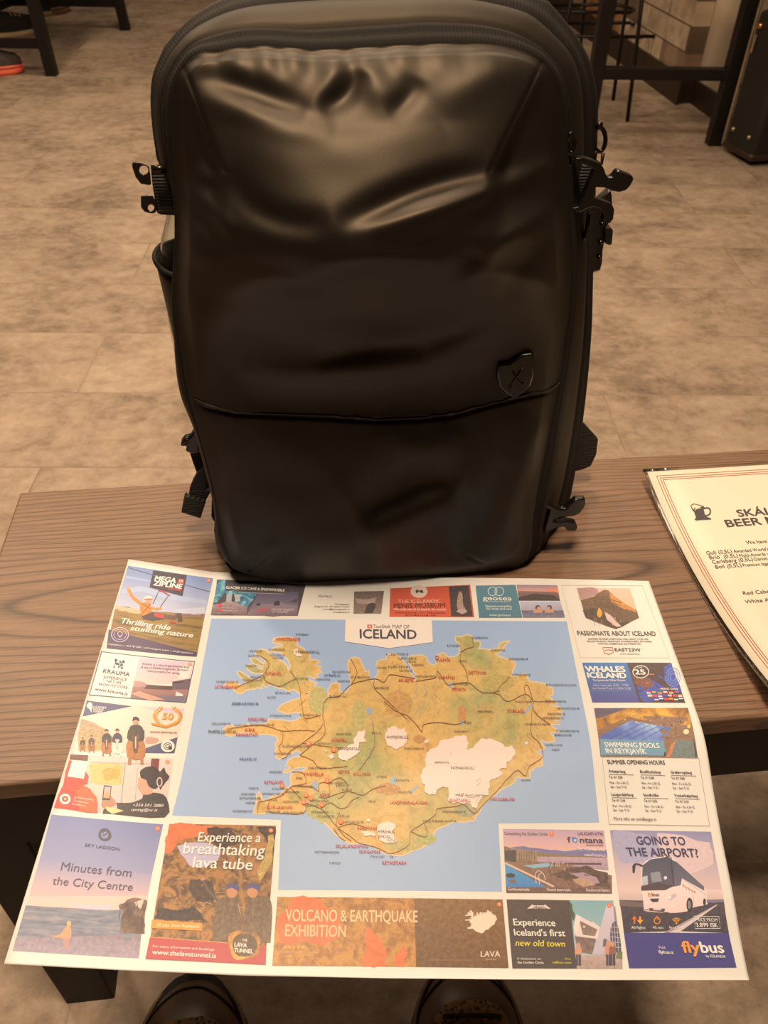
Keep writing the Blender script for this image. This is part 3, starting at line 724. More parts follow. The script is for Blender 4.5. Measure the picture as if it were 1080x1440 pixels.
# lakes, rivers and fjord water
for pts in (c7((555,820),(580,808),(585,850),(568,870),(556,850)), c8((335,300),(358,300),(355,325),(340,328)), c8((30,800),(65,795),(60,835),(35,830)), c8((395,505),(420,500),(415,520),(400,520)), c8((770,410),(780,418),(735,470),(725,462)), c7((835,435),(870,430),(865,465),(845,465)), c8((130,870),(175,835),(180,842),(140,882))):
    isl.fill(pts, '#93b0bb')
for pts in (c8((170,300),(175,330),(150,390),(110,420)), c8((210,310),(230,360),(200,430),(160,470)), c8((470,330),(500,420),(490,500)), c7((860,460),(870,520),(880,640),(830,720),(740,760)), c8((140,1100),(170,1140),(180,1165)), c8((230,1010),(265,1060)), c8((600,520),(590,470),(610,400),(640,360))):
    isl.line(rough(pts, .12, 2, 5, False), .7, '#9cae9a')
# valleys in the fells
rr = random.Random(11)
for k in range(200):
    x0, y0 = rr.choice([(400, 945), (385, 945), (430, 930), (545, 955), (570, 960), (588, 950), (600, 985), (755, 1005), (760, 1040), (765, 990), (345, 1022), (420, 1000), (745, 1075), (410, 1010), (640, 1060)])
    x0 += rr.gauss(0, 16); y0 += rr.gauss(0, 13); a_ = rr.uniform(.6, 2.4); L_ = rr.uniform(5, 14)
    if not all(on_land(x0 + L_ * q * math.cos(a_), y0 + L_ * q * math.sin(a_)) for q in (0, .4, .7, 1.05)): continue
    isl.line(crom([(x0, y0), (x0 + L_ * .5 * math.cos(a_) + rr.gauss(0, 1), y0 + L_ * .5 * math.sin(a_)), (x0 + L_ * math.cos(a_), y0 + L_ * math.sin(a_))], 2), rr.uniform(.4, .75), rr.choice(['#bb9048', '#e8c888', '#e0bd78', '#ecd098']))
# glaciers
ICE_ = '#f6dcc6'
for i, pts in enumerate([c8((185,790),(200,760),(220,740),(215,700),(240,650),(290,610),(330,600),(370,580),(430,580),(440,620),(435,655),(470,640),(500,600),(540,597),(600,610),(630,635),(670,630),(685,660),(670,700),(640,720),(640,750),(600,760),(620,780),(590,800),(550,820),(545,860),(550,890),(500,920),(490,950),(460,955),(440,930),(400,930),(360,935),(335,920),(340,880),(330,850),(300,850),(275,870),(265,890),(240,890),(215,875),(215,835),(195,820)),
        c8((5,590),(20,540),(45,530),(75,545),(105,535),(120,570),(125,600),(105,630),(80,640),(60,650),(40,635),(15,620)),
        c7((775,620),(775,590),(800,555),(830,550),(825,590),(840,610),(800,615),(805,660),(790,680),(760,695),(740,712),(710,705),(690,690),(695,660),(715,640),(745,630)),
        c7((900,1050),(925,1035),(955,1027),(990,1040),(990,1065),(975,1080),(985,1110),(1000,1130),(970,1138),(930,1135),(905,1120),(900,1090)),
        c7((455,125),(475,122),(490,145),(500,160),(485,165),(460,150)), c7((808,1080),(850,1078),(885,1090),(880,1108),(830,1105)), c7((640,685),(665,675),(672,690),(650,700)), c8((205,610),(230,595),(235,608),(215,622)), c8((733,612),(748,610),(750,625),(738,630)), c7((840,1018),(855,1012),(860,1026),(846,1032)), c7((955,975),(968,972),(966,985)), c7((615,655),(632,652),(630,668))]):
    isl.fill(rough(pts, .2, 2, 70 + i), ICE_)
for pts in (c8((480,820),(505,800),(500,830),(485,840)), c8((370,890),(420,880),(400,900)), c8((435,900),(470,905),(500,890),(480,930))): isl.line(pts, .8, '#b59a72')
# roads
RD = '#9a6a3a'
roads = [c8((165,295),(270,275),(280,240),(330,310),(360,310),(440,300),(480,330),(525,355),(600,345),(600,330),(660,270)), c8((525,355),(595,360),(650,400),(740,360),(780,400)), c8((780,400),(790,460),(870,520)), c8((740,360),(735,320),(755,320),(780,400)), c8((400,140),(400,190),(430,240),(440,300)), c8((400,140),(440,120),(470,110),(460,60)), c8((780,400),(850,400),(900,400)), c8((780,405),(770,520),(775,580),(815,620),(830,690),(760,740),(740,790),(700,760),(650,800),(570,890),(500,960),(470,985),(420,940),(370,950),(280,960),(270,990),(220,1030),(140,1080),(130,1150),(60,1190),(25,1195)),
    c8((210,1035),(225,1080),(215,1110),(140,1080)), c7((955,1195),(880,1160),(800,1140),(760,1110),(690,1060),(640,1000),(600,960),(520,930),(470,880),(440,850)), c7((440,850),(470,840),(560,850),(590,870),(590,830),(640,830),(640,900),(590,900)), c7((440,850),(420,870),(390,895),(330,915),(275,930),(270,985)), c7((330,920),(330,975),(400,985),(510,985),(520,930)), c7((450,770),(500,770),(520,800),(520,830),(460,840)), c7((490,680),(540,640),(620,570),(610,470),(615,410)), c7((490,680),(560,710),(600,750),(740,740)), c7((500,620),(540,620),(660,640),(740,640)), c7((600,470),(520,490),(505,440),(495,380),(490,330),(470,280),(440,240)), c7((470,280),(430,300),(380,320),(310,290),(300,260)), c7((395,700),(420,690),(440,660),(500,620),(580,560),(610,520)), c7((110,545),(200,530),(300,525),(400,555),(495,550),(570,555)), c7((400,555),(400,610),(380,640),(400,680)), c7((615,410),(640,380),(700,370),(760,310),(880,280),(930,300),(960,260),(1030,270),(1095,280)), c7((760,310),(790,250),(770,200),(755,175)), c7((880,280),(880,330),(920,370),(970,420),(1050,490)), c7((640,900),(700,880),(750,870),(820,890),(870,860),(940,840)), c7((690,1060),(760,1040),(840,1060)), c7((600,960),(650,930),(700,960),(740,950),(760,920),(800,900)), c7((700,980),(680,1040),(720,1100),(760,1130)), c7((670,1070),(700,1110),(730,1130)), c7((640,830),(690,800),(720,810),(740,840),(720,890),(690,910)), c7((870,510),(880,640),(800,760)), c8((200,560),(210,520),(290,510),(380,520),(430,500)), c8((0,400),(60,450),(130,480),(200,560)), c7((300,260),(330,200),(280,160)), c7((300,260),(240,290),(150,330))]
for i, r_ in enumerate(roads): isl.line(rough(crom(r_, 3), .06, 1, 90 + i, False), .85, RD)
# place names
def lab(t, x, y, col='#3c3432', h=3.6, w=None, cr=c7, bold=.6, shear=0.0):
    (px, py), = cr((x, y)); w = w if w is not None else len(t) * h * .74
    isl.text(t, px, py, px + w, py + w * .012, h, col, bold, shear, 1)
RED = '#c8392c'
for t, x, y, w, cr in [('HORNSTRANDIR', 366, 82, 34, c7), ('LÁTRABJARG', 45, 332, 30, c7), ('DYNJANDI', 312, 262, 21, c7), ('KIRKJUFELL', 220, 502, 27, c7), ('BÚÐIR', 203, 558, 14, c7), ('ARNARSTAPI', 155, 583, 30.5, c7), ('HÚSAFELL', 656, 611, 23, c7), ('ÞINGVELLIR', 512, 789, 28, c7), ('GEYSIR', 690, 777, 16.5, c7), ('GULLFOSS', 768, 788, 24.5, c7), ('REYKJAVÍK', 304, 832, 27, c7), ('BLUE LAGOON', 318, 962, 35.5, c7), ('KERIÐ', 597, 898, 14, c7), ('ÞÓRSMÖRK', 792, 1072, 28, c7), ('SELJALANDSFOSS', 678, 1166, 46, c7), ('SKÓGAFOSS', 800, 1195, 30, c7), ('REYNISFJARA', 921, 1252, 34.5, c7), ('LANDMANNALAUGAR', 34, 937, 52, c8), ('SKAFTAFELL', 342, 927, 30, c8), ('JÖKULSÁRLÓN', 553, 920, 35, c8), ('STUÐLAGIL', 647, 459, 24.5, c8), ('DETTIFOSS', 444, 258, 24.5, c8), ('MÝVATN', 356, 344, 19, c8), ('GOÐAFOSS', 284, 283, 23.5, c8), ('HÚSAVÍK', 272, 191, 20.5, c8), ('AKUREYRI', 76, 298, 21, c8)]:
    lab(t, x, y, RED, 4.3, w, cr, .9)
for t, x, y, w, cr in [('HOFSJÖKULL', 14, 595, 31, c8), ('VATNAJÖKULL', 348, 756, 34, c8), ('LANGJÖKULL', 690, 655, 31, c7), ('MÝRDALS-', 898, 1090, 24, c7), ('JÖKULL', 900, 1115, 18, c7), ('DRANGAJÖKULL', 468, 148, 34, c7), ('SNÆFELLSJÖKULL', 8, 565, 41, c7)]:
    lab(t, x, y, '#4a3c3a', 3.9, w, cr, .7)
for t, x, y, w in [('BREIÐAFJÖRÐUR', 135, 419, 37), ('FAXAFLÓI', 174, 709, 23), ('HÚNAFLÓI', 618, 271, 22)]: lab(t, x, y, '#46548c', 3.8, w, c7, .5, .2)
tw7 = [('HORNBJARG', 470, 55, 18), ('BOLUNGARVÍK', 330, 134, 22), ('ÍSAFJÖRÐUR', 333, 163, 21), ('SUÐUREYRI', 225, 142, 17), ('FLATEYRI', 220, 167, 15), ('SÚÐAVÍK', 347, 178, 15), ('ÞINGEYRI', 205, 219, 16), ('BÍLDUDALUR', 232, 278, 21), ('TÁLKNAFJÖRÐUR', 188, 294, 28), ('PATREKSFJÖRÐUR', 53, 303, 31), ('HÓLMAVÍK', 470, 286, 18), ('DRANGSNES', 575, 290, 20), ('FLATEY', 320, 385, 12), ('REYKHÓLAR', 362, 361, 21), ('STYKKISHÓLMUR', 333, 480, 30), ('BÚÐARDALUR', 492, 476, 25), ('GRUNDARFJÖRÐUR', 228, 528, 34), ('ÓLAFSVÍK', 145, 531, 19), ('HELLISSANDUR', 30, 522, 26), ('REYKHOLT', 586, 626, 19), ('KLEPPJÁRNSREYKIR', 400, 641, 37), ('BORGARNES', 358, 679, 23), ('HVALFJÖRÐUR', 536, 754, 25), ('AKRANES', 330, 775, 18), ('ESJA', 470, 807, 9), ('MOSFELLSBÆR', 452, 850, 29), ('KÓPAVOGUR', 345, 863, 22), ('GARÐABÆR', 410, 879, 21), ('HAFNARFJÖRÐUR', 292, 889, 31), ('GARÐUR', 222, 860, 14), ('SANDGERÐI', 182, 891, 20), ('REYKJANESBÆR', 175, 912, 30), ('HAFNIR', 208, 937, 13), ('VOGAR', 325, 922, 13), ('KLEIFARVATN', 402, 931, 22), ('HVERAGERÐI', 548, 926, 25), ('SELFOSS', 520, 950, 18), ('EYRARBAKKI', 552, 985, 24), ('STOKKSEYRI', 585, 1007, 23), ('GRINDAVÍK', 310, 984, 21), ('ÞORLÁKSHÖFN', 402, 988, 29), ('REYKJANESVITI', 140, 980, 27), ('LAUGARVATN', 645, 833, 25), ('REYKHOLT', 680, 846, 19), ('FLÚÐIR', 712, 868, 14), ('HELLA', 700, 1005, 13), ('HVOLSVÖLLUR', 720, 1037, 28), ('VESTMANNAEYJAR', 567, 1194, 35), ('SURTSEY', 645, 1252, 16), ('DYRHÓLAEY', 857, 1218, 21), ('VÍK', 960, 1220, 6), ('KATLA', 950, 1131, 11), ('HVAMMSTANGI', 690, 300, 17), ('BLÖNDUÓS', 645, 379, 24), ('SKAGASTRÖND', 660, 251, 26), ('SAUÐÁRKRÓKUR', 755, 278, 28), ('VARMAHLÍÐ', 880, 335, 21), ('HÓLAR', 893, 229, 14), ('KJÖLUR', 868, 570, 13), ('ARNARVATNSHEIÐI', 680, 576, 22), ('ÞJÓRSÁ', 893, 800, 14), ('HEKLA', 846, 928, 11), ('ÞÓRISVATN', 985, 818, 20), ('VEIÐIVÖTN', 1007, 881, 18)]
for t, x, y, w in tw7: lab(t, x, y, '#4c403a', 3.0, w, c7, .1)
tw8 = [('RAUFARHÖFN', 460, 72, 22), ('KÓPASKER', 332, 114, 18), ('ÞÓRSHÖFN', 562, 137, 19), ('ÁSBYRGI', 390, 194, 11), ('BAKKAFJÖRÐUR', 655, 183, 27), ('VOPNAFJÖRÐUR', 668, 266, 27), ('BORGARFJÖRÐUR EYSTRI', 850, 319, 42), ('SEYÐISFJÖRÐUR', 845, 405, 29), ('EGILSSTAÐIR', 690, 407, 23), ('NESKAUPSTAÐUR', 908, 442, 31), ('ESKIFJÖRÐUR', 858, 471, 25), ('REYÐARFJÖRÐUR', 830, 493, 30), ('FÁSKRÚÐSFJÖRÐUR', 742, 525, 34), ('STÖÐVARFJÖRÐUR', 900, 560, 33), ('BREIÐDALSVÍK', 895, 582, 24), ('DJÚPIVOGUR', 845, 634, 24), ('PAPEY', 880, 659, 11), ('HÖFN', 720, 818, 12), ('FAGURHÓLSMÝRI', 380, 898, 40), ('SKEIÐARÁRSANDUR', 305, 982, 33), ('KIRKJUBÆJARKLAUSTUR', 205, 1031, 47), ('GRÍMSVÖTN', 265, 726, 20), ('HERÐUBREIÐ', 490, 458, 20), ('ASKJA', 420, 517, 10), ('ÓDÁÐAHRAUN', 366, 563, 20), ('SPRENGISANDUR', 105, 652, 28), ('REYKJAHLÍÐ', 360, 313, 22), ('SIGLUFJÖRÐUR', 35, 158, 25), ('ÓLAFSFJÖRÐUR', 70, 180, 27), ('DALVÍK', 120, 197, 13), ('GRENIVÍK', 145, 215, 17), ('HJALTEYRI', 22, 224, 30), ('HAUGANES', 80, 245, 19), ('SVALBARÐSEYRI', 165, 274, 28)]
for t, x, y, w in tw8: lab(t, x, y, '#4c403a', 3.0, w, c8, .1)
for x, y, n in [(535, 620, '1'), (668, 654, '3'), (633, 814, '5'), (397, 841, '4'), (522, 890, '8'), (549, 906, '7'), (511, 928, '9'), (605, 941, '6'), (705, 1030, '2')]:
    (px, py), = c7((x, y)); isl.disc(px, py, 3.9, '#ee7a2c', 3.7, 18); isl.text(n, px - 1, py + 1.6, px + 1, py + 1.6, 3.2, '#ffe9d0', .5)
(px, py), = c8((277, 170)); isl.ring(px, py, 2.0, .8, '#d8452c')
isl.build('island_print', sheet)
tt = Print(SHEET, .00090)
tt.fill([(486, 872.2), (607, 873), (608.5, 904), (547, 912.5), (485, 903)], '#fbe6d2')
tt.text('MAP OF', 552, 884.5, 576, 885, 5, '#4a4248', .2, 0, 2); tt.text('TourDesk', 525, 884, 549, 884.3, 4.6, '#4a4248', .6, 0, 2)
tt.fill([(516.5, 879.2), (523.3, 879.2), (523.3, 884.4), (516.5, 884.4)], '#d8452c'); tt.line([(518, 882), (522, 882)], 1, '#fbe6d2'); tt.line([(520, 879.6), (520, 884)], .9, '#fbe6d2')
tt.text('ICELAND', 506, 898.5, 586, 899.5, 12.4, '#3a3640', 1.5, 0, 3)
tt.build('title_banner', sheet)
# ------------------------------------------------------------------ adverts round the map
def advert(label=None): return Print(SHEET, .00022)
def done(p, label):
    o = p.build('advert', sheet); o['label'] = label; return o
def marker(p, x, y, n, r=3.6):
    p.disc(x, y, r, '#f07c30', r * .95, 16); p.text(n, x - .9, y + 1.5, x + .9, y + 1.5, 3, '#ffe6c8', .4)
W_ = '#fff1e0'
# zipline
k = crop(150, 780, 6.75); p = advert()
p.fill(k((205,105),(1012,225),(935,575),(700,560),(560,545),(300,540),(85,490)), '#6f8fbe', '#b9c2cf', .0)
p.fill(k((150,330),(330,300),(620,380),(940,430),(960,470),(620,430),(330,350),(140,370)), '#a9bdd6'); p.fill(k((180,200),(400,240),(420,262),(190,225)), '#9db4d4'); p.fill(k((640,520),(930,500),(935,575),(700,560)), '#c2cad6')
p.fill(k((85,490),(200,495),(330,545),(560,545),(700,560),(935,562),(857,970),(0,890)), '#8f7436', grain=.5, mat=M_GRASSINK)
p.fill(rough(k((85,490),(170,500),(330,540),(330,560),(180,535),(80,515)), .1, 2, 4), '#d8b48a'); p.fill(rough(k((560,548),(700,562),(935,560),(930,600),(740,600)), .08, 2, 5), '#8c6a5a', grain=.4)
p.fill(k((20,712),(857,928),(851,970),(0,890)), '#4a3a58')
p.line(k((205,125),(440,195),(985,355)), 1.0, '#4c5870')
p.fill(k((443,150),(763,195),(720,397),(407,312)), '#2b2438')
p.text('MEGA', *k((452,248))[0], *k((655,272))[0], 6.6, W_, 2.4, .1, 3); p.text('ZIPLINE', *k((440,292))[0], *k((712,328))[0], 6.2, W_, 2.4, .1, 3); p.text('ICELAND', *k((585,332))[0], *k((708,352))[0], 3.2, '#d8452c', 1)
p.fill(k((684,232),(735,238),(726,282),(675,274)), '#d8432f'); p.text('18', *k((690,262))[0], *k((722,268))[0], 3.4, W_, .8)
# rider
p.line(k((490,360),(440,470)), 1.0, '#3a2e36'); p.line(k((580,400),(510,500)), 1.0, '#3a2e36'); p.line(k((490,345),(530,350),(600,395)), 2.2, '#a8323a')
p.line(k((205,330),(250,410),(330,470)), 4.6, '#e08a22'); p.disc(*k((207,325))[0], 2.6, '#e8a27a')
p.fill(rough(k((320,460),(420,440),(430,540),(350,585),(325,560)), .08, 2, 6), '#d8801e'); p.line(k((340,470),(420,520)), .9, '#5a3a1a'); p.line(k((420,470),(340,560)), .9, '#5a3a1a')
p.line(k((410,500),(470,520),(520,512)), 3.4, '#d8881e'); p.disc(*k((395,425))[0], 6.0, '#e8d8c4', 4.6); p.disc(*k((400,440))[0], 4.2, '#d8987a', 3.6); p.line(k((355,430),(435,425)), 1.6, '#c8543a')
p.fill(k((330,590),(440,548),(560,570),(570,610),(440,630),(350,615)), '#3a2a2e'); p.fill(k((450,555),(560,575),(560,615),(455,590)), '#d02a2a'); p.line(k((540,590),(640,600),(690,570)), 5.5, '#5c4636'); p.line(k((600,640),(660,650)), 3, '#b02830'); p.line(k((690,560),(700,640)), 6.5, '#4c3830')
p.text('Thrilling ride', *k((125,652))[0], *k((598,722))[0], 7.0, W_, 1.6, .28, 3); p.text('stunning nature', *k((222,722))[0], *k((815,792))[0], 6.4, W_, 1.6, .28, 3)
x, y = k((128,763))[0]; p.ring(x, y, 12, 1.0, '#cfc0d0', 10); p.ring(x, y, 8.8, .7, '#cfc0d0', 7.2); p.ring(x, y - 1, 3.2, .9, '#cfc0d0', 3); p.line([(x - 2.4, y + 1), (x, y + 5), (x + 2.4, y + 1)], .9, '#cfc0d0')
p.text('megazipline.is  |  +354 787 2000  |  810 Hveragerði, Iceland  |  info@megazipline.is', *k((15,860))[0], *k((818,948))[0], 2.3, W_, .3)
marker(p, *k((968,250))[0], '7', 2.6); done(p, 'blue sky zipline advert at the sheet corner')
# hot springs
k = crop(110, 910, 6.353); p = advert()
p.fill(k((205,38),(1045,128),(966,500),(95,432)), '#46606c'); p.fill(k((214,48),(1036,136),(958,493),(106,424)), '#fbe8d6')
p.fill(k((548,92),(1030,142),(1000,290),(830,330),(600,330),(490,330)), '#d8c4d0', '#f0d0c0'); p.fill(k((490,345),(590,330),(840,355),(1005,285),(958,493),(466,455)), '#c08a78', '#8a6a68')
p.fill(rough(k((500,305),(560,310),(650,345),(490,355)), .1, 2, 3), '#b8948c'); p.fill(k((610,340),(840,350),(840,385),(590,375)), '#5a4038'); p.fill(k((840,310),(1003,282),(985,380),(840,380)), '#6a5a64'); p.fill(k((850,318),(1000,292),(998,305),(850,330)), '#34303c'); p.fill(k((700,430),(960,440),(958,493),(800,485)), '#7a7080'); p.fill(k((470,420),(560,390),(780,470),(640,478)), '#d0a088'); p.line(k((560,395),(800,475)), 1.0, '#7a5a50')
for cx, cy, r in [(338,120,15),(375,128,8),(405,132,14),(345,150,12),(362,157,8),(320,182,8),(388,160,14),(362,182,8),(392,190,10)]: p.disc(*k((cx,cy))[0], r / 6.353, '#2c6068')
p.line(k((338,120),(322,182)), .9, '#2c6068'); p.line(k((345,150),(405,132)), .8, '#2c6068'); p.line(k((350,155),(392,190)), .8, '#2c6068')
p.text('KRAUMA', *k((220,230))[0], *k((458,264))[0], 5.2, '#3c4450', .8, 0, 3); p.text('EXPERIENCE', *k((228,280))[0], *k((432,306))[0], 3.6, '#6a6870', .2); p.text('NATURE', *k((255,316))[0], *k((385,334))[0], 3.4, '#6a6870', .2); p.text('FROM ITS CORE', *k((182,345))[0], *k((438,376))[0], 3.6, '#6a6870', .2); p.text('www.krauma.is', *k((148,388))[0], *k((440,434))[0], 4.2, '#4a4850', .5)
p.text('Krauma is a natural geothermal bath', *k((572,160))[0], *k((990,192))[0], 2.9, '#6a5c68', .2); p.text("& spa at Deildartunguhver, Europe's", *k((562,190))[0], *k((985,218))[0], 2.9, '#6a5c68', .2); p.text('most powerful hot spring', *k((615,222))[0], *k((905,246))[0], 2.9, '#6a5c68', .2)
marker(p, *k((1000,155))[0], '1', 2.8); done(p, 'cream hot spring advert with a grey frame')
# horse farm
p = advert()
p.fill(k((78,478),(950,548),(862,950),(0,930),(20,640)), '#f6dcc6', '#f0d2b4'); p.fill(k((560,540),(950,548),(935,600),(700,570)), '#d8c4cc')
p.fill(rough(k((25,645),(130,672),(260,745),(300,800),(380,930),(0,925)), .06, 2, 3), '#b09a7c', '#b8a05c', .4); p.fill(rough(k((610,805),(700,812),(725,835),(700,860),(600,860)), .1, 2, 4), '#c49a84')
p.fill(k((78,478),(485,530),(40,622)), '#4c5278'); p.fill(k((890,805),(860,950),(480,945)), '#4c5278')
p.fill(rough(k((75,520),(100,490),(125,505),(130,540),(118,590),(105,560),(85,545)), .1, 1, 5), W_)
for i, t in enumerate(['LAXNES', 'HORSE', 'FARM']): p.text(t, *k((135, 545 + 20 * i))[0], *k((135 + (115, 90, 75)[i], 553 + 20 * i))[0], 2.6, W_, 1.2)
def rider(P, x, y, s, horse, jacket, helmet='#22202a'):
    q = lambda *pts: [(x + a * s, y + b * s) for a, b in pts]
    P.line(q((-5, 14), (-6, 27)), 3.0 * s, horse); P.line(q((5, 14), (6, 27)), 3.0 * s, horse); P.fill(crom(q((-8, 20), (-9, 10), (-5, 3), (5, 3), (9, 10), (8, 20), (0, 23)), 4), horse, grain=.4)
    P.fill(crom(q((-7, 5), (-6, -7), (-2, -10), (3, -10), (7, -6), (7, 5), (0, 4)), 4), jacket, grain=.25); P.disc(*q((0, -13))[0], 2.6 * s, '#d09878', 2.9 * s); P.fill(crom(q((-3.2, -13.5), (-2.4, -17), (0, -17.8), (2.6, -16.6), (3.4, -13.8), (0, -14.6)), 4), helmet)
    dk = '#6a4522' if horse != '#efe0cc' else '#d8c8b4'; P.fill(crom(q((-3.2, 2), (-2.6, -1), (0, 0), (2.6, -1), (3.2, 2), (2.6, 10), (1.8, 16), (-1.8, 16), (-2.6, 10)), 3), dk, grain=.35); P.line(q((0, 1), (0, 12)), .9 * s, '#e8d8c0')
    P.line(q((-6, -5), (-7, 2), (-2, 5)), 2.6 * s, jacket); P.line(q((7, -5), (7, 2), (2, 5)), 2.6 * s, jacket)
rider(p, *k((40,860))[0], .45, '#a06a34', '#3a3034'); rider(p, *k((120,850))[0], .55, '#9a6632', '#4a3a38'); rider(p, *k((255,830))[0], .85, '#a86c34', '#24202a'); rider(p, *k((350,830))[0], .88, '#efe0cc', '#2a2c44'); rider(p, *k((515,795))[0], 1.5, '#b0763a', '#3c342e')
p.text('50', *k((748,648))[0], *k((848,655))[0], 8.6, '#e0a22a', 1.4, 0, 3)
for sg, x0 in ((-1, 745), (1, 855)):
    for i in range(9):
        t = i / 8; x = x0 + sg * (math.sin(t * 3.0) * 55 - 5); y = 560 + t * 145; p.line(k((x, y), (x + sg * 26, y - 20)), 2.0, '#d89a2a'); p.line(k((x, y), (x - sg * 4, y - 26)), 1.6, '#e4b04a')
p.fill(k((650,680),(790,705),(915,655),(905,680),(790,730),(660,700)), '#d8941e'); p.text('www.laxnes.is', *k((640,772))[0], *k((880,778))[0], 3.6, '#5a4a58', .3)
x, y = k((802,892))[0]; p.disc(x, y, 9.6, W_, 8.4); p.ring(x, y, 5.6, 1.2, '#2c2428', 4.8); p.ring(x, y, 2.8, 1.4, '#2c2428', 2.4); p.fill([(x + 1, y), (x + 6, y), (x + 6, y + 5), (x + 1, y + 5)], '#2c2428')
done(p, 'horse riding advert with blue corner triangles')
# raincoat advert
k = crop(60, 1050, 5.684); p = advert()
p.fill(k((222,62),(1045,95),(978,567),(90,490)), '#ddd0c0', '#d0bfae', .12)
p.fill(rough(k((370,140),(640,150),(640,300),(380,290)), .12, 2, 3), '#efc070', grain=.25); p.fill(rough(k((480,190),(620,180),(600,260),(500,270)), .15, 2, 4), '#e8a84a', grain=.2)
p.line(k((660,140),(625,480)), 1.2, '#8a8a88'); p.line(k((380,125),(860,140)), 1.6, '#b8b0a4'); p.line(k((760,170),(740,420)), .9, '#b0a8a0'); p.fill(k((870,95),(935,98),(925,190),(860,185)), '#7a3028'); p.fill(k((222,62),(365,70),(360,120),(215,105)), '#6a3c1e', grain=.4)
p.fill(rough(k((215,105),(330,170),(370,240),(360,300),(330,310),(380,340),(430,400),(440,534),(90,490)), .04, 2, 5), '#e0381e', '#d8301a', .15); p.fill(k((260,330),(330,310),(430,400),(436,530),(300,520)), '#ee5a24'); p.fill(rough(k((250,340),(300,325),(330,310),(280,345)), .1, 1, 6), '#5a1a14')
p.fill(k((238,108),(362,118),(330,258),(197,240)), '#f4e4d4')
x, y = k((180,420))[0]; p.ring(x, y, 6.2, 3.0, W_, 5.9); p.fill([(x - 1.6, y + 3), (x + 1.6, y + 3), (x + 1, y + 9), (x - 2.6, y + 9)], '#e0381e'); p.disc(x, y, 1.4, W_)
for i, t in enumerate(['Jarðhitasýning', 'Geothermal', 'Exhibition']): p.text(t, *k((250 - 6 * i, 415 + 26 * i))[0], *k((250 - 6 * i + (155, 120, 105)[i], 430 + 26 * i + 4))[0], 2.9, '#ffdcc8', .4)
p.fill(rough(k((470,470),(485,400),(545,395),(575,430),(590,460),(540,490),(480,490)), .06, 2, 7), '#b8805c'); p.fill(k((490,310),(552,316),(540,430),(475,430)), '#2a2a30'); p.fill(k((496,320),(545,324),(536,415),(486,412)), '#a8b4c0', '#e89a34')
p.fill(crom(k((590,450),(700,450),(790,420),(810,385),(900,370),(990,410),(978,567),(560,540),(490,530),(500,495),(600,505)), 3), '#2c2624', grain=.2); p.fill(k((500,480),(600,500),(650,515),(560,540),(520,520)), '#efd28a'); p.fill(k((490,500),(545,530),(480,540)), '#231e1e')
p.fill(crom(k((770,250),(760,320),(785,340),(800,385),(880,370),(850,270)), 4), '#d4a080'); p.fill(crom(k((785,250),(780,200),(830,165),(900,165),(945,220),(940,300),(900,340),(850,320),(830,270)), 4), '#2a1f1c', grain=.25); p.fill(rough(k((940,200),(975,170),(1015,240),(980,290),(945,350),(930,300)), .12, 2, 8), '#3a2c26'); p.ring(*k((935,285))[0], 3.4, 1.3, '#e8d2c0', 6)
p.text('+354 591 2880', *k((718,482))[0], *k((965,486))[0], 4.0, '#f4e6d8', .4, .12); p.text('syning@or.is', *k((705,518))[0], *k((915,522))[0], 4.0, '#f4e6d8', .4, .12); marker(p, *k((1000,125))[0], '8', 2.8)
done(p, 'advert with a red raincoat and a phone')
# lagoon
k = crop(0, 1050, 2.7); p = advert()
p.fill(k((195,258),(620,295),(577,485),(150,430)), '#7080ac', '#8c94b4'); p.fill(k((150,430),(577,485),(560,570),(100,600)), '#8c94b4', '#deb6a4'); p.fill(k((110,570),(562,565),(555,625),(98,605)), '#e6c0ae')
p.fill(k((98,603),(330,618),(545,622),(528,803),(48,775)), '#747d8a', mat=M_SEAINK); p.fill(k((60,728),(535,712),(528,803),(48,775)), '#8a7c84', '#9a929c', .35)
p.fill(k((250,606),(300,600),(360,606),(420,600),(425,622),(330,618)), '#c8c0c8')
p.fill(rough(k((405,700),(415,660),(430,620),(445,600),(470,595),(485,580),(520,573),(560,585),(550,710)), .06, 3, 3), '#5a4434', mat=M_FELLS)
for a_ in ((455,610,445,690),(485,600,490,700),(520,590,515,700),(540,640,535,705)): p.line(rough(k(a_[:2], a_[2:]), .08, 2, 4, False), 1.0, '#3c2a20')
p.fill(crom(k((190,720),(225,715),(240,700),(250,685),(262,680),(270,695),(268,725),(235,728)), 4), '#d89a68'); p.disc(*k((262,672))[0], 3.0, '#e0b060', 3.6); p.fill(k((240,728),(268,728),(262,770),(244,770)), '#b08a7a')
x, y = k((398,335))[0]; p.ring(x, y, 7.2, 3.4, '#3c3a4c', 7.4, 28); p.disc(x + 1.5, y - 1, 3.2, '#8a97bd'); p.line(crom([(x - 3, y + .5), (x + 2, y - .5), (x + 4, y - 4), (x + 1, y - 6), (x - 2.5, y - 3)], 4), 1.8, '#3c3a4c'); p.line(crom([(x + 8, y - 2), (x + 9, y + 3), (x + 5, y + 8)], 4), 1.0, '#4c4a60')
p.text('SKY LAGOON', *k((322,380))[0], *k((453,396))[0], 4.2, '#3a3a50', .6, 0, 3); p.text('Minutes from', *k((230,470))[0], *k((497,496))[0], 11.5, '#373a52', .1, 0, 4); p.text('the City Centre', *k((198,524))[0], *k((502,549))[0], 11.0, '#373a52', .1, 0, 4)
marker(p, *k((598,312))[0], '4', 3.4); done(p, 'blue lagoon advert with a bather and dark rocks')
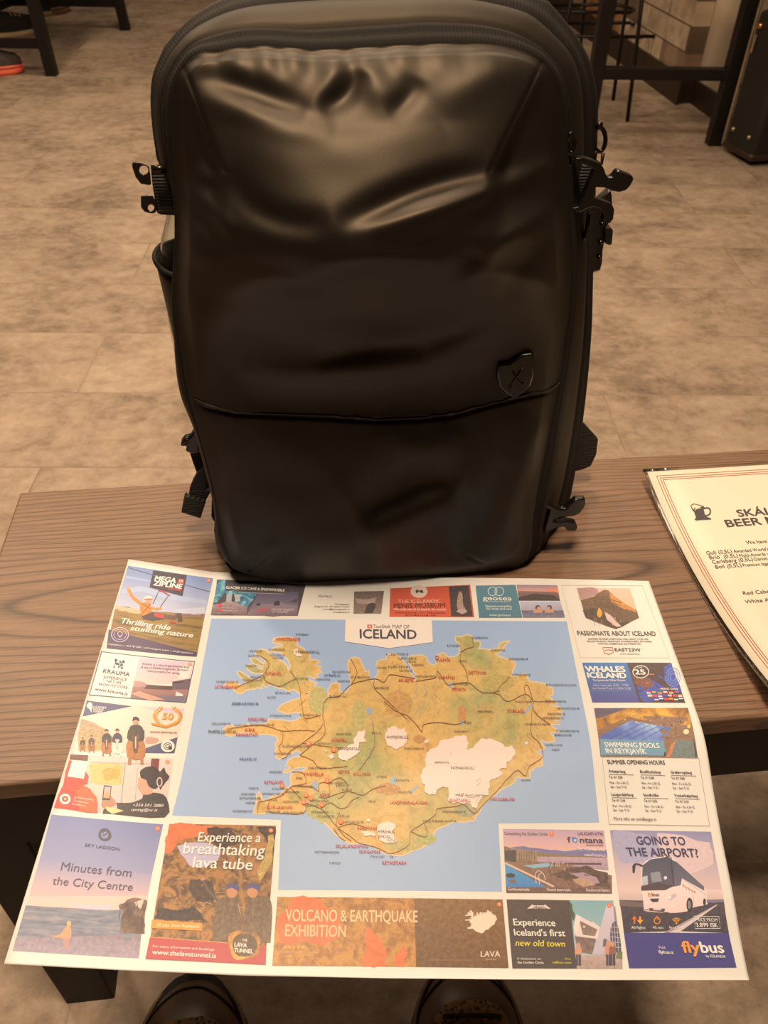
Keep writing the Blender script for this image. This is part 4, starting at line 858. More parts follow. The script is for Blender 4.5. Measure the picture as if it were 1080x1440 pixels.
# lava tube
k = crop(190, 1150, 5.143)
p = advert(); p.fill(k((247,45),(1020,58),(950,930),(110,865)), '#7a5524', mat=M_LAVAROCK)
p.fill(rough(k((250,50),(560,60),(540,110),(340,160),(250,260),(215,250)), .08, 3, 3), '#a0562a', mat=M_EMBERRED); p.fill(rough(k((520,70),(700,80),(760,180),(640,240),(560,160)), .12, 3, 12), '#3c2614', grain=.6); p.fill(rough(k((880,70),(1015,70),(1000,300),(960,200)), .1, 3, 13), '#33200f', grain=.6)
p.fill(rough(k((400,450),(560,460),(580,560),(560,640),(440,600),(390,520)), .08, 3, 14), '#42290f', grain=.6); p.fill(rough(k((160,660),(420,640),(520,760),(300,740),(140,730)), .08, 3, 15), '#2c1c10', grain=.6)
p.fill(rough(k((300,205),(430,180),(560,195),(620,240),(600,310),(470,365),(390,345),(330,265)), .08, 2, 4), '#b9b4c6'); p.fill(rough(k((960,130),(1000,120),(985,330),(900,460),(880,380),(940,280)), .1, 3, 16), '#b59a4a', grain=.6)
for i in range(26): 
    x, y = rr.uniform(230, 880), rr.uniform(390, 700); p.line(k((x, y), (x + rr.uniform(-40, 40), y + rr.uniform(-30, 30)), (x + rr.uniform(-60, 60), y + rr.uniform(-10, 50))), .8, rr.choice(['#c49a50', '#2c1c10', '#d2b070', '#3a2612']))
for cx, hx, sc_ in ((665, 700, 1.0), (880, 850, 1.0)):
    p.fill(crom(k((cx - 110, 900), (cx - 80, 640), (cx - 40, 580), (cx + 60, 570), (cx + 110, 640), (cx + 100, 905)), 4), '#6b5538', grain=.6); p.line(k((cx - 20, 640), (cx - 40, 880)), .8, '#86704c'); p.line(k((cx + 40, 640), (cx + 30, 880)), .8, '#4c3a26')
    p.disc(*k((hx, 540))[0], 7.6, '#c08858', 8.2); p.fill(crom(k((hx - 42, 520), (hx - 30, 485), (hx + 10, 475), (hx + 48, 495), (hx + 50, 530), (hx, 508)), 4), '#4a4a78')
p.line(k((490,455),(530,530),(600,600)), 4.2, '#5a4c44'); p.disc(*k((490,450))[0], 2.8, '#c08858')
p.fill(k((122,740),(488,765),(482,820),(115,800)), '#f0921e'); p.text('35 min. from Reykjavik', *k((155,790))[0], *k((468,800))[0], 4.6, '#ffe6b8', .5)
p.fill(k((108,865),(950,930),(945,1065),(75,1022)), '#b23a3c'); p.line(k((108,865),(670,908)), .9, '#e0a03a')
p.fill(rough(crom(k((672,890),(690,840),(745,818),(800,825),(860,830),(905,870),(905,930),(900,975),(860,1010),(800,1020),(740,1032),(700,1000),(690,950)), 2, True), .05, 1, 9), '#c8782a', mat=M_GOLDINK); p.fill(rough(crom(k((705,900),(740,850),(830,845),(880,890),(880,950),(830,1000),(750,1005),(712,960)), 2, True), .05, 1, 10), '#5a4424', grain=.5)
p.text('THE', *k((772,895))[0], *k((812,898))[0], 3.2, W_, 1); p.text('LAVA', *k((718,935))[0], *k((808,942))[0], 5.8, W_, 1.5, 0, 3); p.text('TUNNEL', *k((715,974))[0], *k((852,984))[0], 5.6, W_, 1.5, 0, 3)
p.text('For more information and bookings:', *k((128,940))[0], *k((578,966))[0], 3.6, '#ffdcc8', .4); p.text('www.thelavatunnel.is', *k((122,990))[0], *k((585,1018))[0], 6.6, W_, .7, 0, 3)
p.text('Experience a', *k((452,175))[0], *k((905,180))[0], 13, W_, .5, .06, 4); p.text('breathtaking', *k((345,262))[0], *k((932,280))[0], 15.5, W_, .5, .06, 4); p.text('lava tube', *k((415,362))[0], *k((845,380))[0], 15, W_, .5, .06, 4)
marker(p, *k((983,95))[0], '5', 3.2); done(p, 'brown lava cave advert with two explorers')
# volcano exhibition
k = crop(370, 1240, 3.0); p = advert()
p.fill(k((60,64),(1010,75),(1036,365),(38,355)), '#8a6226', mat=M_EMBER); p.fill(k((638,71),(1010,75),(1036,365),(645,360)), '#86622a', '#6a4a20', .4)
p.fill(rough(k((120,70),(250,80),(330,150),(320,240),(240,270),(160,250),(70,262),(80,130)), .16, 3, 3), '#d0542a', mat=M_EMBERRED); p.fill(rough(k((420,360),(430,290),(445,190),(470,220),(500,260),(520,360)), .14, 3, 4), '#c8602a', mat=M_EMBERRED); p.fill(rough(k((550,360),(560,310),(590,265),(610,300),(600,360)), .15, 3, 5), '#c8602a', mat=M_EMBERRED)
p.text('VOLCANO & EARTHQUAKE', *k((95,166))[0], *k((652,172))[0], 16, '#f4c894', 1.0, 0, 4); p.text('EXHIBITION', *k((92,230))[0], *k((348,234))[0], 16, '#f4c08c', 1.0, 0, 4)
for i in range(5):
    x, y = k((93 + i * 18.5, 277))[0]; p.fill([(x + (3.0 if j % 2 == 0 else 1.3) * math.sin(j * math.pi / 5), y - (3.0 if j % 2 == 0 else 1.3) * math.cos(j * math.pi / 5)) for j in range(10)], '#e8a81e')
p.text('Austurvegur 14, Hvolsvöllur', *k((85,302))[0], *k((234,305))[0], 2.5, '#d8b078', .2); p.text('lavacentre.is', *k((92,321))[0], *k((130,322))[0], 2.2, '#d8b078', .2)
isl_px = [(a - 545, b - 1050) for a, b in rough(coast[::2], .1, 1, 8)]
p.fill([(370 + 916 / 3 + a * .095, 1240 + 170 / 3 + b * .105) for a, b in isl_px], '#f6d8b8')
p.text('LAVA', *k((918,318))[0], *k((1000,318))[0], 8.0, '#f2dcc0', .3, .1, 3); p.text('CENTRE', *k((930,332))[0], *k((985,333))[0], 2.2, '#d8b890', .2); p.text('volcano and earthquake centre', *k((700,334))[0], *k((878,336))[0], 2.4, '#b08c58', .2)
marker(p, *k((996,96))[0], '2', 3.2); done(p, 'orange brown volcano exhibition advert')
# geothermal baths
k = crop(690, 1150, 5.4); p = advert()
p.fill(k((92,85),(860,97),(880,260),(100,235)), '#b8a0b4', '#e2b8a8'); p.fill(rough(k((150,228),(260,218),(420,240),(560,255),(700,238),(880,245),(885,300),(330,290)), .05, 2, 3), '#7a76a0', grain=.15); p.fill(k((310,262),(560,285),(880,300),(885,318),(340,300)), '#8a7a44', grain=.3)
p.fill(k((330,295),(885,305),(895,400),(500,360),(240,370),(240,330)), '#b9a0a8', '#a890a0', .2); p.fill(k((100,215),(200,245),(350,260),(350,345),(210,350),(105,340)), '#8a7050', grain=.45); p.fill(k((190,235),(350,255),(345,340),(200,345)), '#9a8468', grain=.5); p.fill(k((105,250),(195,250),(195,340),(108,325)), '#4a423c', grain=.3)
for i in range(7): p.line(k((215 + i * 19, 250 + i * 2), (218 + i * 19, 338)), .7, '#5a4838')
p.fill(k((108,340),(300,330),(560,350),(920,440),(920,577),(118,570)), '#8a6c54', '#7a5c4a', .4); p.fill(k((108,352),(420,528),(118,530)), '#4aa0cc', '#3a82bc', .12); p.line(k((108,345),(480,525)), 2.6, '#d8c0a4'); p.fill(k((240,365),(430,345),(520,365),(330,385)), '#8ab8c8'); p.disc(*k((150,440))[0], 6.5, '#3a3436', 3.4)
p.fill(rough(k((470,430),(600,380),(720,365),(890,420),(905,540),(700,510),(560,470)), .07, 3, 5), '#5a4438', grain=.6); p.fill(rough(k((590,420),(700,415),(800,450),(830,500),(760,500),(660,450)), .06, 2, 6), '#a89098'); p.line(k((560,350),(840,352)), 2.4, '#5a4438'); p.fill(rough(k((620,470),(700,460),(800,510),(720,525)), .1, 3, 7), '#b89878', grain=.4)
for i in range(16): x, y = rr.uniform(440, 580), rr.uniform(330, 420); p.line(k((x, y), (x + rr.uniform(-8, 8), y + 30)), 1.0, rr.choice(['#6a4434', '#d8a080', '#4a3430']))
p.line(crom(k((345,500),(340,430),(365,405),(400,430),(415,475)), 4), .9, '#dcd0c4'); p.line(crom(k((370,510),(365,440),(390,420)), 4), .8, '#dcd0c4')
p.fill(k((118,532),(920,540),(920,577),(120,572)), '#6a5446', grain=.2)
p.text('Completing the Golden Circle', *k((105,132))[0], *k((430,138))[0], 4.2, '#5a5060', .2); p.text('LAUGARVATN', *k((663,134))[0], *k((852,138))[0], 4.2, '#4a4450', .3, 0, 3); p.text('f   ntana', *k((585,190))[0], *k((855,196))[0], 7.8, '#413c46', 1.6, 0, 3); p.fill(crom(k((618,150),(650,155),(660,180),(640,192),(622,180)), 4, True), '#3a86c8'); p.disc(*k((640,175))[0], 2.0, '#b8cce0')
p.text('Geothermal Baths', *k((725,216))[0], *k((856,219))[0], 2.6, '#6a5c68', .2); p.text('Tel: +354 486 1400', *k((662,252))[0], *k((868,258))[0], 4.4, '#f4e4e0', .5); p.text('www.fontana.is', *k((710,295))[0], *k((872,300))[0], 4.2, '#f0dcd8', .5)
p.text('Geothermal baths', *k((132,556))[0], *k((295,558))[0], 4.0, '#f4e4d4', .4); p.text('Natural steam baths', *k((428,558))[0], *k((608,562))[0], 4.0, '#f4e4d4', .4); p.text('Geothermal Bakery', *k((725,562))[0], *k((905,565))[0], 4.0, '#f4e4d4', .4)
marker(p, *k((462,124))[0], '3', 3.4); done(p, 'advert of turquoise pool beside a lake')
# old town
p = advert(); p.fill(k((120,620),(600,627),(655,1147),(165,1146)), '#4c4034', '#423a32', .15); p.fill(k((600,627),(930,630),(1000,1148),(655,1147)), '#7fb0b4', '#a9c4c0')
p.fill(rough(k((605,640),(620,660),(640,740),(625,790)), .1, 2, 2), '#4c5a3c'); p.fill(k((650,735),(830,830),(810,930),(650,900),(640,800)), '#e4d6c8'); p.fill(k((672,780),(810,850),(790,900),(700,890)), '#8a7868', grain=.25); p.fill(k((640,900),(800,920),(770,1040),(660,1020)), '#7a6a5c', grain=.45); p.fill(k((650,735),(690,755),(640,900),(630,830)), '#f0e2d4'); p.line(k((770,790),(820,830)), 1.4, '#e8dccc')
p.fill(k((880,660),(940,680),(1000,1040),(775,1040),(820,880)), '#d2ccd2', '#bfb6bc'); p.fill(k((930,665),(945,680),(990,1010),(960,1000)), '#8a8a98'); p.fill(crom(k((905,900),(915,820),(945,790),(970,840),(990,1020),(920,1010)), 3), '#4c4c58')
for i in range(5): p.line(k((900 + i * 3, 830 + i * 38), (968 + i * 6, 835 + i * 38)), .7, '#c8c4cc')
for i in range(3): p.line(k((918 + i * 20, 800), (930 + i * 20, 1015)), .7, '#c8c4cc')
p.fill(crom(k((850,980),(855,930),(870,918),(885,935),(885,985)), 3), '#6a6470'); p.fill(k((655,1050),(1000,1040),(1000,1148),(655,1147)), '#b8a496', '#a89488', .3); p.fill(k((960,1020),(1000,1020),(1000,1075),(950,1070)), '#6a7a44', grain=.4)
for x, c_, h in ((665, '#d09870', 90), (893, '#c8906c', 130), (925, '#8a5a4a', 105)):
    p.fill(crom(k((x - 26, 1010 + h / 3), (x - 24, 1040 - h / 2), (x, 1025 - h / 2), (x + 24, 1040 - h / 2), (x + 24, 1010 + h / 3)), 3), c_); p.disc(*k((x, 1015 - h / 2))[0], 3.0, '#c89878', 3.6); p.line(k((x - 10, 1040), (x - 8, 1125)), 3.2, '#4a4450'); p.line(k((x + 10, 1040), (x + 12, 1125)), 3.2, '#3c3844')
x, y = k((365,685))[0]; p.fill(k((275,695),(315,660),(325,668),(405,668),(412,660),(456,696),(420,690),(400,676),(330,674),(312,690)), '#e0d4c4'); p.text('SELFOSS', *k((312,692))[0], *k((412,694))[0], 3.4, '#e8dccc', .8)
p.text('Experience', *k((175,820))[0], *k((492,826))[0], 9.2, W_, .9, 0, 4); p.text("Iceland's first", *k((180,897))[0], *k((568,903))[0], 9.0, W_, .9, 0, 4); p.text('new old town', *k((188,975))[0], *k((562,983))[0], 8.6, '#e4d820', .5, .22, 4)
p.text('A destination on', *k((200,1080))[0], *k((380,1082))[0], 3.2, '#d8ccb8', .3); p.text('the Golden Circle', *k((203,1110))[0], *k((402,1112))[0], 3.4, '#efe2d0', .7); p.text('Visit', *k((560,1082))[0], *k((610,1084))[0], 3.2, '#c8c030', .3); p.text('selfoss.com', *k((470,1110))[0], *k((612,1112))[0], 3.4, '#d8d030', .5)
marker(p, *k((900,668))[0], '6', 3.4); done(p, 'dark grey old town advert with white church gables')
# airport bus
k = crop(850, 1150, 5.143); p = advert()
p.fill(k((40,90),(770,102),(862,590),(105,590)), '#8a8fb2', '#e8ccb8'); p.fill(rough(k((60,100),(300,120),(420,200),(300,330),(120,330),(80,240)), .08, 2, 3), '#a8a8c0', grain=.12); p.fill(rough(k((380,110),(760,180),(790,330),(600,420),(420,260)), .08, 2, 4), '#d8c4c0', grain=.1); p.fill(k((105,520),(850,520),(862,600),(105,600)), '#e6d0c0', '#c8b4ac')
p.fill(rough(k((107,595),(320,600),(862,590),(900,835),(140,832)), .02, 1, 5), '#4a4248', '#3a343c', .3); p.fill(rough(k((700,600),(800,590),(862,592),(864,612),(720,615)), .05, 2, 6), '#7a7a8c'); p.fill(k((430,832),(810,628),(815,632),(520,830)), '#a89c9c'); p.fill(k((470,832),(812,630),(816,633),(540,830)), '#d8ccc4'); p.fill(k((107,598),(300,615),(310,650),(112,640)), '#6c6058')
p.fill(k((140,832),(898,835),(955,1085),(178,1090)), '#3a3a80', '#34347a')
# coach
p.fill(crom(k((275,560),(262,520),(268,400),(275,340),(330,300),(450,280),(500,300),(520,320),(720,500),(738,600),(738,630),(640,650),(590,680),(470,690),(320,680),(285,670)), 3), '#f4e4d8', '#e8d4c8'); p.fill(k((275,345),(330,303),(455,283),(500,312),(510,495),(440,520),(268,525)), '#43485a', '#5a5a66'); p.fill(k((500,312),(520,320),(720,500),(722,530),(560,440),(550,490),(505,500)), '#4c5260', '#6a6a74'); p.fill(k((330,400),(400,390),(415,460),(345,470)), '#8a9098'); p.fill(k((270,430),(310,420),(315,485),(270,495)), '#b8bcc0'); p.disc(*k((440,436))[0], 2.4, '#d8d8dc'); p.fill(k((265,495),(380,470),(500,495),(440,525),(265,530)), '#4a3c3c'); p.line(k((445,290),(480,290),(500,490)), 1.6, '#33333f')
p.line(crom(k((275,352),(240,338),(212,345),(208,395)), 4), 2.6, '#2c2a32'); p.fill(k((200,350),(225,345),(218,400),(204,402)), '#2c2a32'); p.line(k((560,440),(735,560)), .8, '#c8b8b0'); p.line(k((290,665),(470,690)), 1.2, '#6a6064'); p.fill(k((455,580),(510,545),(520,570),(470,600)), '#c4bcc0'); p.disc(*k((470,578))[0], 2.4, '#fff6ec'); p.disc(*k((500,640))[0], 1.6, '#fff0e0'); p.fill(k((325,588),(395,585),(385,610),(345,612)), '#3c3438'); p.fill(k((320,655),(440,660),(430,680),(330,676)), '#5a4c4c'); p.fill(k((352,655),(410,658),(408,672),(352,670)), '#d8ccc4')
p.disc(*k((614,630))[0], 4.4, '#2a2428', 9.6); p.disc(*k((612,632))[0], 2.4, '#8a8084', 6); p.disc(*k((722,610))[0], 2.0, '#2a2428', 4.8); p.line(k((640,560),(640,640)), .6, '#b8a8a0')
p.text('fly', *k((315,572))[0], *k((345,570))[0], 5.0, '#e88a1e', 1.2); p.text('bus', *k((345,570))[0], *k((395,570))[0], 5.0, '#4a4450', 1.2); p.text('flybus', *k((565,500))[0], *k((660,550))[0], 4.2, '#d8a868', .5)
p.text('GOING TO', *k((238,196))[0], *k((590,200))[0], 11, '#33335e', 1.4, 0, 4); p.text('THE AIRPORT?', *k((168,278))[0], *k((684,288))[0], 11.5, '#33335e', 1.4, 0, 4)
for i, t in enumerate(['All flights', '45 min', 'Free WiFi']): p.text(t, *k(((195, 352, 472)[i], (806, 806, 808)[i]))[0], *k(((295, 425, 576)[i], 808))[0], 3.8, W_, .4)
x, y = k((220,742))[0]; p.line([(x - 1, y + 5), (x - 1, y - 4)], 2.4, '#d8721e'); p.fill([(x - 5, y - 1), (x - 1, y - 6), (x + 3, y - 1)], '#d8721e'); x += 7; p.line([(x, y - 5), (x, y + 2)], 2.4, '#f0a81e'); p.fill([(x - 4.4, y), (x, y + 6), (x + 4.4, y)], '#f0a81e')
x, y = k((379,748))[0]; p.ring(x, y, 4.2, 1.2, '#f0981e'); p.line([(x, y - 1), (x + 1.6, y - 2.6)], .8, '#f0981e'); p.line([(x - 1.5, y - 6), (x + 1.5, y - 6)], 1.2, '#f0981e')
x, y = k((518,768))[0]
for r_ in (2.6, 5.0, 7.4): p.line([(x + r_ * math.sin(t), y - r_ * math.cos(t)) for t in np.linspace(-.85, .85, 10)], 1.3, '#f0a01e')
p.disc(x, y, 1.3, '#f0a01e')
p.line(k((645,715),(825,718),(836,803),(655,805)), .8, W_, True); p.text('PRICE FROM', *k((658,752))[0], *k((818,756))[0], 4.6, W_, .4, 0, 3); p.text('3.899 ISK', *k((664,793))[0], *k((822,796))[0], 5.8, W_, 1.2, 0, 3)
p.text('Visit', *k((388,950))[0], *k((442,953))[0], 4.2, '#d8cce0', .3); p.text('flybus.is', *k((392,985))[0], *k((498,988))[0], 4.6, W_, .9)
p.text('fly', *k((566,978))[0], *k((698,978))[0], 15.5, '#f09c1c', 1.6, 0, 4); p.text('bus', *k((700,978))[0], *k((868,980))[0], 15.0, W_, 1.6, 0, 4); p.text('by ICELANDIA', *k((735,1012))[0], *k((876,1016))[0], 3.6, W_, .7)
done(p, 'blue airport coach advert with white bus')
# swimming pools and hours
k = crop(800, 920, 5.4); p = advert()
p.fill(k((190,410),(903,408),(978,787),(238,780)), '#8a6a48', grain=.35); p.fill(k((190,410),(430,410),(300,470),(205,490)), '#5a5064', grain=.3); p.fill(k((205,490),(440,420),(470,470),(215,580)), '#e0a82a', mat=M_GOLDINK); p.fill(k((440,412),(903,408),(930,540),(720,540),(470,480)), '#c08a2c', mat=M_GOLDINK); p.fill(k((560,470),(900,480),(940,620),(700,640),(620,540)), '#8a6c50', grain=.5); p.fill(k((240,620),(470,505),(770,560),(720,660),(470,680),(232,660)), '#7f9ad0', mat=M_POOLINK)
for a_ in ((300, 650, 560, 525), (370, 655, 620, 535), (440, 660, 680, 548), (540, 660, 730, 560)): p.line(k(a_[:2], a_[2:]), .8, '#46528c')
p.disc(*k((890,590))[0], 4.0, '#f8e2a0', 3.6); p.disc(*k((910,550))[0], 2.4, '#f4d070'); p.fill(k((800,645),(945,660),(975,785),(750,785)), '#6f8078', grain=.3); p.fill(k((780,680),(815,650),(770,785),(735,785)), '#c08050', grain=.4); p.fill(k((940,640),(950,660),(978,787),(960,787)), '#4a3c38')
for i in range(14): x, y = rr.uniform(350, 880), rr.uniform(470, 560); p.disc(*k((x, y))[0], rr.uniform(.7, 1.4), rr.choice(['#f0d8a0', '#4a3424', '#d8b080']))
p.fill(k((236,648),(718,660),(738,775),(240,770)), '#6a9cb0'); p.text('SWIMMING POOLS', *k((275,708))[0], *k((690,716))[0], 6.8, W_, 1.4, 0, 4); p.text('IN REYKJAVÍK', *k((283,755))[0], *k((592,760))[0], 6.8, W_, 1.4, 0, 4); p.fill(k((722,745),(732,745),(736,775),(720,775)), '#2c2c34')
k = crop(840, 1050, 6.353)
p.line(k((42,95),(905,105),(1003,712),(105,697)), .8, '#b89a80', True)
p.text('SUMMER OPENING HOURS', *k((92,158))[0], *k((606,164))[0], 5.6, '#4a3a34', 1.2, 0, 3)
cols = [(100, 110), (384, 390), (658, 668)]
for r_, names in enumerate((('Árbæjarlaug', 'Breiðholtslaug', 'Grafarvogslaug'), ('Laugardalslaug', 'Sundhöllin', 'Vesturbæjarlaug'))):
    for c_, nm in enumerate(names):
        x = (102, 384, 658)[c_] + r_ * (24, 28, 34)[c_]; y = 234 + c_ * 5 + r_ * 208
        wd = (150, 182, 188)[c_] if r_ == 0 else (198, 136, 206)[c_]
        p.text(nm, *k((x, y))[0], *k((x + wd, y + 4))[0], 3.9, '#4a3a34', .9); p.line(k((x + 2, y + 16), (x + 222, y + 22)), .6, '#8a7464')
        p.text('Tel. 411 5' + ('200', '300', '500', '100', '350', '150')[r_ * 3 + c_], *k((x + 6, y + 52))[0], *k((x + 124, y + 55))[0], 3.4, '#4a3c38', .6)
        p.text('Mon – Fri: 6.30–22', *k((x + 12, y + 101))[0], *k((x + 178, y + 105))[0], 3.3, '#5a4a44', .3); p.text('Sat – Sun: 9–21', *k((x + 18, y + 139))[0], *k((x + 160, y + 142))[0], 3.3, '#5a4a44', .3)
p.text('More info on sundlaugar.is', *k((150,660))[0], *k((528,668))[0], 4.6, '#8a7a74', .4)
done(p, 'swimming pools advert above a table of opening hours')
# whales
k = crop(800, 920, 5.4); p = advert()
p.fill(k((100,65),(440,65),(535,368),(178,368)), '#3a7ab4', '#44468c'); p.fill(k((440,65),(775,66),(885,370),(535,368)), '#4a342c', '#3c2c34', .3); p.fill(rough(k((720,100),(780,70),(860,300),(780,260),(720,200)), .08, 2, 3), '#3c5ab0', '#34489a', .3)
for r_ in (4, 7, 10): p.ring(*k((790,175))[0], r_, 1.0, '#7a94d0', r_ * 1.3)
p.fill(rough(k((520,240),(640,200),(720,250),(740,330),(560,360)), .1, 2, 4), '#3a4c9c', grain=.35); p.fill(rough(k((480,170),(620,190),(650,240),(580,270),(500,230)), .1, 2, 5), '#7a4a34', grain=.4)
for i in range(10): x, y = rr.uniform(480, 720), rr.uniform(150, 330); p.line(k((x, y), (x + rr.uniform(20, 60), y + rr.uniform(-25, 25))), 1.2, rr.choice(['#c87a4a', '#4a6ac8', '#e09a6a', '#2c2438']))
x, y = k((545,135))[0]; p.ring(x, y, 11.2, 1.0, W_, 8.6); p.text('25', *k((502,155))[0], *k((585,157))[0], 6.8, W_, 1.8, 0, 3); p.text('OVER', *k((520,110))[0], *k((560,111))[0], 2.2, W_, .4)
p.text('WHALES', *k((128,135))[0], *k((432,137))[0], 7.6, W_, 2.8, 0, 4); p.text('ICELAND', *k((143,180))[0], *k((440,184))[0], 7.2, W_, 2.8, 0, 4); p.text('The Spectacular Whale Museum', *k((182,207))[0], *k((430,208))[0], 2.8, W_, .8)
p.text('Open every day 10:00 – 17:00', *k((185,245))[0], *k((453,247))[0], 2.9, '#c8cce8', .5); p.text('Live Guided Tours 11:00 & 15:00', *k((178,268))[0], *k((470,270))[0], 2.9, '#c8cce8', .5); p.line(k((182,224),(448,226)), .5, '#8a9ac8'); p.line(k((182,277),(478,280)), .5, '#8a9ac8')
p.text('AUDIO GUIDE', *k((698,272))[0], *k((830,274))[0], 2.7, W_, .8)
fc = ['#d8382c', '#f4e4d4', '#3a4c9c', '#e8a82c', '#d8382c', '#f4e4d4', '#2c7a44', '#e0402c']
for r_, (y, n) in enumerate(((293, 6), (319, 7), (345, 6))):
    for i in range(n):
        x = (585, 595, 645)[r_] + i * (43, 38, 37)[r_]; a_, b_ = fc[(i * 3 + r_) % 8], fc[(i * 5 + r_ * 2 + 1) % 8]
        p.fill(k((x, y - 9), (x + 31, y - 9), (x + 34, y), (x + 3, y)), a_); p.fill(k((x + 3, y), (x + 34, y), (x + 37, y + 9), (x + 6, y + 9)), b_)
done(p, 'blue whale museum advert')
# passionate about iceland
k = crop(780, 810, 6.0); p = advert()
p.line(k((58,80),(738,82),(968,692),(215,690)), .7, '#d8b890', True)
p.fill(k((187,103),(635,105),(713,355),(518,450),(262,355)), '#e4c0a0', '#e8b078'); p.fill(rough(k((187,103),(350,104),(380,150),(210,200)), .06, 2, 3), '#b08a80', grain=.15)
hull = k((187,103),(635,105),(713,355),(518,450),(262,355))
p.fill(rough(k((218,205),(330,175),(385,135),(415,118),(450,122),(500,170),(570,220),(690,290),(713,355),(518,450),(262,355)), .02, 2, 4), '#7a5c34', '#5a4426', .45); p.fill(rough(k((460,135),(500,170),(570,222),(680,288),(690,310),(560,270),(480,225)), .05, 2, 5), '#c8862e', grain=.35); p.fill(rough(k((235,290),(330,270),(420,330),(560,390),(640,390),(518,448),(262,353)), .04, 2, 6), '#4a3a22', grain=.6)
p.fill(rough(k((420,305),(450,320),(520,385),(560,425),(520,430),(440,370)), .06, 2, 7), '#d8c4b4'); p.disc(*k((378,318))[0], 3.6, '#e8a81e', 5.6); p.disc(*k((376,284))[0], 1.8, '#e8b43a')
for i in range(30): x, y = rr.uniform(280, 560), rr.uniform(360, 425); p.line(k((x, y), (x + rr.uniform(-8, 8), y - 20)), .5, rr.choice(['#c49a5a', '#e0bc80', '#6a4c24'])) if abs(x - 450) < 120 else None
for i in range(5): p.line(rough(k((300 + i * 20, 190 + i * 22), (420, 175 + i * 22), (560, 230 + i * 22)), .04, 2, i, False), .7, '#4c3a20')
p.text('PASSIONATE ABOUT ICELAND', *k((196,502))[0], *k((856,507))[0], 6.0, '#463a34', .8, 0, 4)
for i, (t, x0, x1) in enumerate([('EASTWEST PROVIDES EXCEPTIONAL SMALL GROUP TOURS AND', 286, 792), ('PRIVATE TOURS IN A PRIME FLEET OF PREMIUM JEEPS, EXPLORING', 274, 818), ('WITH OUR CONNECTIONS AND IMMENSE WILL', 368, 732)]): p.text(t, *k((x0, 540 + i * 20.5))[0], *k((x1, 541 + i * 20.5))[0], 2.0, '#5c4c44', .6)
p.line(k((403,606),(488,606),(496,644),(458,664),(418,650)), .9, '#b8604a', True); p.line(k((420,632),(450,624),(490,630)), .8, '#b8604a'); p.text('EAST23W', *k((510,638))[0], *k((730,640))[0], 4.4, '#4a4038', 1.0, 0, 3); p.text('www.eastwest.is', *k((550,664))[0], *k((718,666))[0], 1.9, '#5c4c44', .6)
done(p, 'cream advert with a pointed mountain picture')
# glacier, photos and the museums along the top
k = crop(290, 800, 4.0); p = advert()
p.fill(k((66,60),(300,70),(560,90),(515,265),(25,262)), '#1a2430', '#4a3c38', .2); p.fill(rough(k((60,62),(110,64),(105,130),(60,190),(40,195)), .06, 2, 3), '#1f6a80', mat=M_ICE); p.fill(rough(k((110,125),(285,140),(230,215),(120,190)), .05, 2, 4), '#1a5668', mat=M_ICE); p.fill(rough(k((40,200),(150,180),(230,215),(230,262),(25,262)), .05, 2, 5), '#a08a88', '#6a5a58', .4); p.fill(k((120,140),(190,145),(190,185),(110,185)), '#9aa8a8', grain=.3)
p.fill(crom(k((142,185),(145,158),(152,145),(160,158),(162,185)), 3), '#1a181c'); p.disc(*k((152,148))[0], 1.6, '#1a181c'); p.fill(k((290,140),(520,130),(513,264),(230,262)), '#4c4a66', '#7a7078', .12); p.fill(rough(k((300,200),(420,190),(515,210),(512,264),(240,262)), .05, 2, 6), '#8a7c80', '#6a5c60')
p.fill(crom(k((378,208),(385,188),(410,180),(415,206)), 3), '#1e1a20'); p.fill(crom(k((282,208),(288,196),(302,196),(305,208)), 3), '#1e1a20'); p.fill(rough(k((470,185),(516,170),(512,190)), .1, 2, 8), '#3a3648')
p.text('GLACIER ICE CAVE & SNOWMOBILE', *k((110,113))[0], *k((440,130))[0], 3.6, W_, 1.0); p.line(k((180,133),(430,143)), .5, '#c8b8b0')
p.line(k((290,252),(310,225),(322,240),(338,220),(348,236)), 1.8, '#d8323a'); p.text('MOUNTAINEERS', *k((368,236))[0], *k((495,238))[0], 3.0, '#c8b4b4', .8); p.text('OF ICELAND', *k((368,249))[0], *k((462,250))[0], 3.0, '#c8b4b4', .8)
for y in (205, 232): p.fill(k((70, y - 8), (88, y - 8), (86, y + 10), (66, y + 10)), '#d0343a')
p.text('ice cave tours', *k((90,224))[0], *k((170,227))[0], 2, '#d8c8c0', .3); p.text('snowmobile tours', *k((88,240))[0], *k((180,243))[0], 2, '#d8c8c0', .3)
done(p, 'dark glacier cave advert half covered by the backpack')
p = advert(); p.fill(k((832,128),(1000,125),(984,253),(828,253)), '#6a5a4c', '#8a7664', .3); p.fill(crom(k((890,250),(905,205),(930,190),(955,205),(935,250)), 3), '#3a322c'); p.fill(rough(k((840,165),(960,160),(950,190),(850,195)), .08, 2, 2), '#a89684', grain=.3)
for i, (a_, b_) in enumerate(((610, 806), (655, 806), (715, 806), (725, 806))): p.text(('Borgartún 24, 105 Reykjavík, Iceland', 'tours@photography.is', 'photography.is', 'Photography')[i], *k((a_, (217, 232, 248, 204)[i]))[0], *k((b_, (218, 233, 249, 205)[i]))[0], 2.1, '#6a5a50', .5)
p.text('Gallery', *k((630,160))[0], *k((708,161))[0], 3.2, '#8a7a70', .2); done(p, 'plain advert with a small grey road photo')
k = crop(530, 800, 4.0); p = advert()
